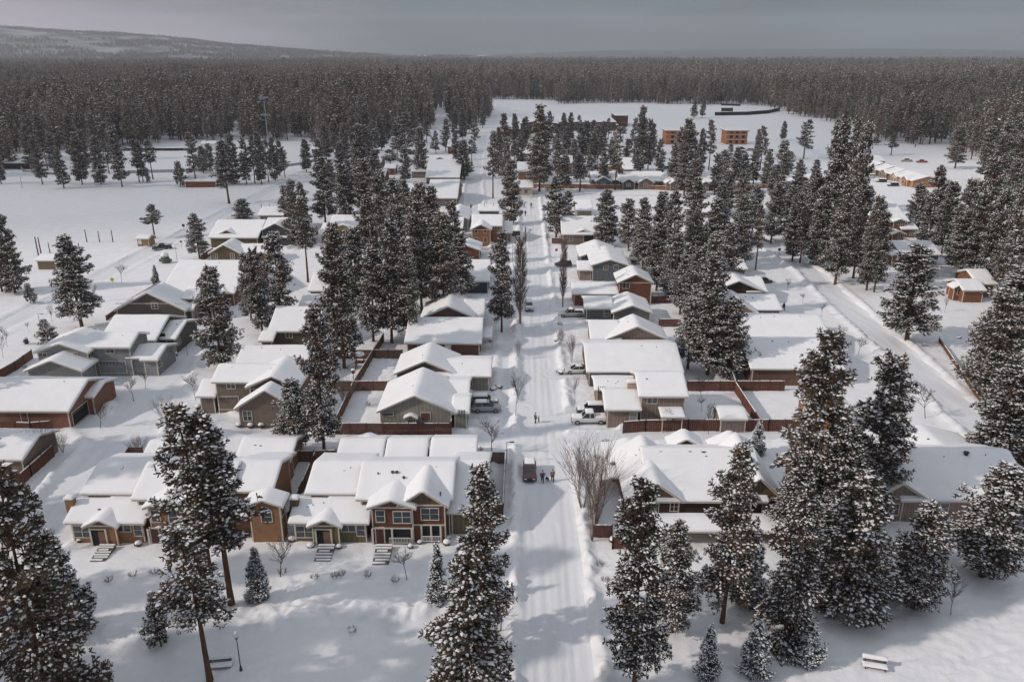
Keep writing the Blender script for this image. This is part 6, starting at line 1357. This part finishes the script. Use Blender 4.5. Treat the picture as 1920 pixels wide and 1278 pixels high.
# ------------------------------------------------------------------ far hills
def hill(name, x0, x1, y0, y1, f, n=160, m=60, dark=False):
    xs = np.linspace(x0, x1, n); ys = np.linspace(y0, y1, m); X, Y = np.meshgrid(xs, ys); Z = f(X, Y); q_ = .72; V = np.stack([X * q_, Y * q_, (Z - CAMH) * q_ + CAMH], -1).reshape(-1, 3); I = np.arange(n * m).reshape(m, n)
    F = np.stack([I[:-1, :-1], I[:-1, 1:], I[1:, 1:], I[1:, :-1]], -1).reshape(-1, 4)
    def woods(t, b):
        c = t.nodes.new('ShaderNodeTexCoord'); mp_ = t.nodes.new('ShaderNodeMapping'); mp_.inputs['Scale'].default_value = (.0030, .0042, .006); t.links.new(c.outputs['Object'], mp_.inputs[0])
        n_ = t.nodes.new('ShaderNodeTexNoise'); n_.inputs['Scale'].default_value = 1; n_.inputs['Detail'].default_value = 9; n_.inputs['Roughness'].default_value = .62; t.links.new(mp_.outputs[0], n_.inputs[0])
        r = t.nodes.new('ShaderNodeValToRGB'); r.color_ramp.elements[0].position = .40; r.color_ramp.elements[0].color = (.075, .075, .08, 1); r.color_ramp.elements[1].position = .70; r.color_ramp.elements[1].color = (.42, .42, .44, 1); t.links.new(n_.outputs[0], r.inputs[0]); t.links.new(r.outputs[0], b.inputs['Base Color'])
    if 'hillside' not in M: M['hillside'] = mat('wooded snowy hillside', (.2, .2, .2), .95, .1, woods)
    o = mk(name, V, F, plain('dark far woods', (.10, .105, .11)) if dark else M['hillside'], smooth=True); tag(o, kind='structure'); return o
def bump_(X, Y, cx, cy, sx, sy, h): return h * np.exp(-((X - cx) / sx) ** 2 - ((Y - cy) / sy) ** 2)
hf = lambda X, Y: -12 + bump_(X, Y, -9300, 10500, 4600, 2100, 560) + bump_(X, Y, -4200, 9500, 2200, 1500, 85) + bump_(X, Y, -1800, 8600, 1200, 900, 22) + 26 * slow(X * .004, Y * .004) + 10 * slow(X * .02, Y * .02) - 60 * np.clip((7300 - Y) / 500, 0, 1) - 500 * np.clip((X + 500) / 1000, 0, 1) ** 2
hill('hills', -9500, 600, 6800, 12500, hf)
hp = []
for yy in np.arange(7100, 10600, 26.):
    n = 300; xx = -9000 * rng.random(n); y2 = yy + 26 * rng.random(n); m = vnoise(xx * .0016 + 4, y2 * .0035) * .6 + vnoise(xx * .006, y2 * .009) * .4
    ok = m > .47; xx, y2 = xx[ok], y2[ok]; hp.append(np.stack([xx * .72, y2 * .72, rng.uniform(.8, 1.25, len(xx)), (hf(xx, y2) - CAMH) * .72 + CAMH], 1))
hp = np.concatenate(hp); print('hill trees', len(hp)); forest('forest', hp, 'thin snowy woods scattered over the far hillside at the left', hp[:, 3])
hill('hills', -2500, 9500, 7600, 12500, lambda X, Y: -15 + bump_(X, Y, 5200, 10500, 4200, 1800, 120) + bump_(X, Y, 1200, 10000, 2000, 1500, 60) + 14 * slow(X * .004 + 9, Y * .004) + 5 * slow(X * .02, Y * .02) - 60 * np.clip((8100 - Y) / 500, 0, 1), dark=True)
# forest on the hill foot, so that the skyline is made of trees
# ------------------------------------------------------------------ low clouds overhead, above and left of the frame: they shade parts of the plain
def cloud(ground_poly, alt, seed, soft=40):
    P_ = np.array(ground_poly, float); x0, y0 = P_.min(0) - 80; x1, y1 = P_.max(0) + 80
    n = 130; xs = np.linspace(x0, x1, n); ys = np.linspace(y0, y1, n); X, Y = np.meshgrid(xs, ys); w = (x1 - x0) / n + (y1 - y0) / n
    wx = 60 * slow(X * .018 + seed, Y * .02) + 25 * slow(X * .06, Y * .07 + seed); ins = inpoly((X + wx).ravel(), (Y + wx).ravel(), [tuple(p) for p in P_]).reshape(X.shape)
    k = np.clip(vnoise(X * .012 + seed, Y * .012) * .5 + vnoise(X * .03, Y * .03 + seed) * .5, 0, 1)
    I = np.arange(n * n).reshape(n, n); f = ins[:-1, :-1] & ins[1:, 1:]; q = np.stack([I[:-1, :-1], I[:-1, 1:], I[1:, 1:], I[1:, :-1]], -1)[f]
    off = Vector(sd) * (alt / sd.z)
    top = np.stack([X + off.x, Y + off.y, alt + 30 + 90 * k], -1).reshape(-1, 3); bot = np.stack([X + off.x, Y + off.y, alt - 20 - 50 * k], -1).reshape(-1, 3)
    V = np.concatenate([top, bot]); F = np.concatenate([q, q[:, ::-1] + n * n]); e = {}
    for a in q:
        for i in range(4):
            u, v = int(a[i]), int(a[(i + 1) % 4]); e[(u, v)] = 1
    side = [(v, u, u + n * n, v + n * n) for (u, v) in e if (v, u) not in e]
    F = np.concatenate([F, np.array(side)]); u, inv = np.unique(F.ravel(), return_inverse=True)
    if 'cloud' not in M:
        M['cloud'] = mat('cloud', (.85, .85, .86), 1, 0); t = M['cloud'].node_tree; mx = t.nodes.new('ShaderNodeMixShader'); tp = t.nodes.new('ShaderNodeBsdfTransparent'); mx.inputs[0].default_value = .32
        t.links.new(tp.outputs[0], mx.inputs[1]); t.links.new(t.nodes['Principled BSDF'].outputs[0], mx.inputs[2]); t.links.new(mx.outputs[0], t.nodes['Material Output'].inputs[0])
    o = mk('cloud', V[u], inv.reshape(-1, 4), M['cloud'], smooth=True); tag(o, kind='structure')
cloud([G(-500, 470), G(0, 425), G(300, 405), G(520, 345), G(560, 300), G(700, 262), G(980, 262), G(1240, 290), G(1400, 300), G(1900, 262), (1500, 1050), (900, 1130), (0, 1180), (-900, 1000), (-700, 300)], 1100, 1)
cloud([(-4500, 2350), (-1500, 2500), (0, 2300), (2400, 2600), (5000, 2500), (5000, 5600), (0, 5200), (-4500, 5400)], 1500, 4)
cloud([(-1500, 1050), (-700, 1080), (-350, 1500), (-900, 1900), (-1900, 1600)], 1200, 7)
# ------------------------------------------------------------------ haze: the winter air
hz_ = MB(); hz_.box(-9500, 9500, -400, 9600, -120, 440); hm = bpy.data.materials.new('haze'); hm.use_nodes = True; t = hm.node_tree; t.nodes.clear()
ou = t.nodes.new('ShaderNodeOutputMaterial'); pv = t.nodes.new('ShaderNodeVolumePrincipled'); pv.inputs['Color'].default_value = (.90, .94, 1.0, 1); pv.inputs['Density'].default_value = .00007; pv.inputs['Anisotropy'].default_value = .2
t.links.new(pv.outputs[0], ou.inputs['Volume']); ho = hz_.build('haze', [hm]); tag(ho, 'thin grey winter haze over the whole plain', 'haze', kind='stuff')
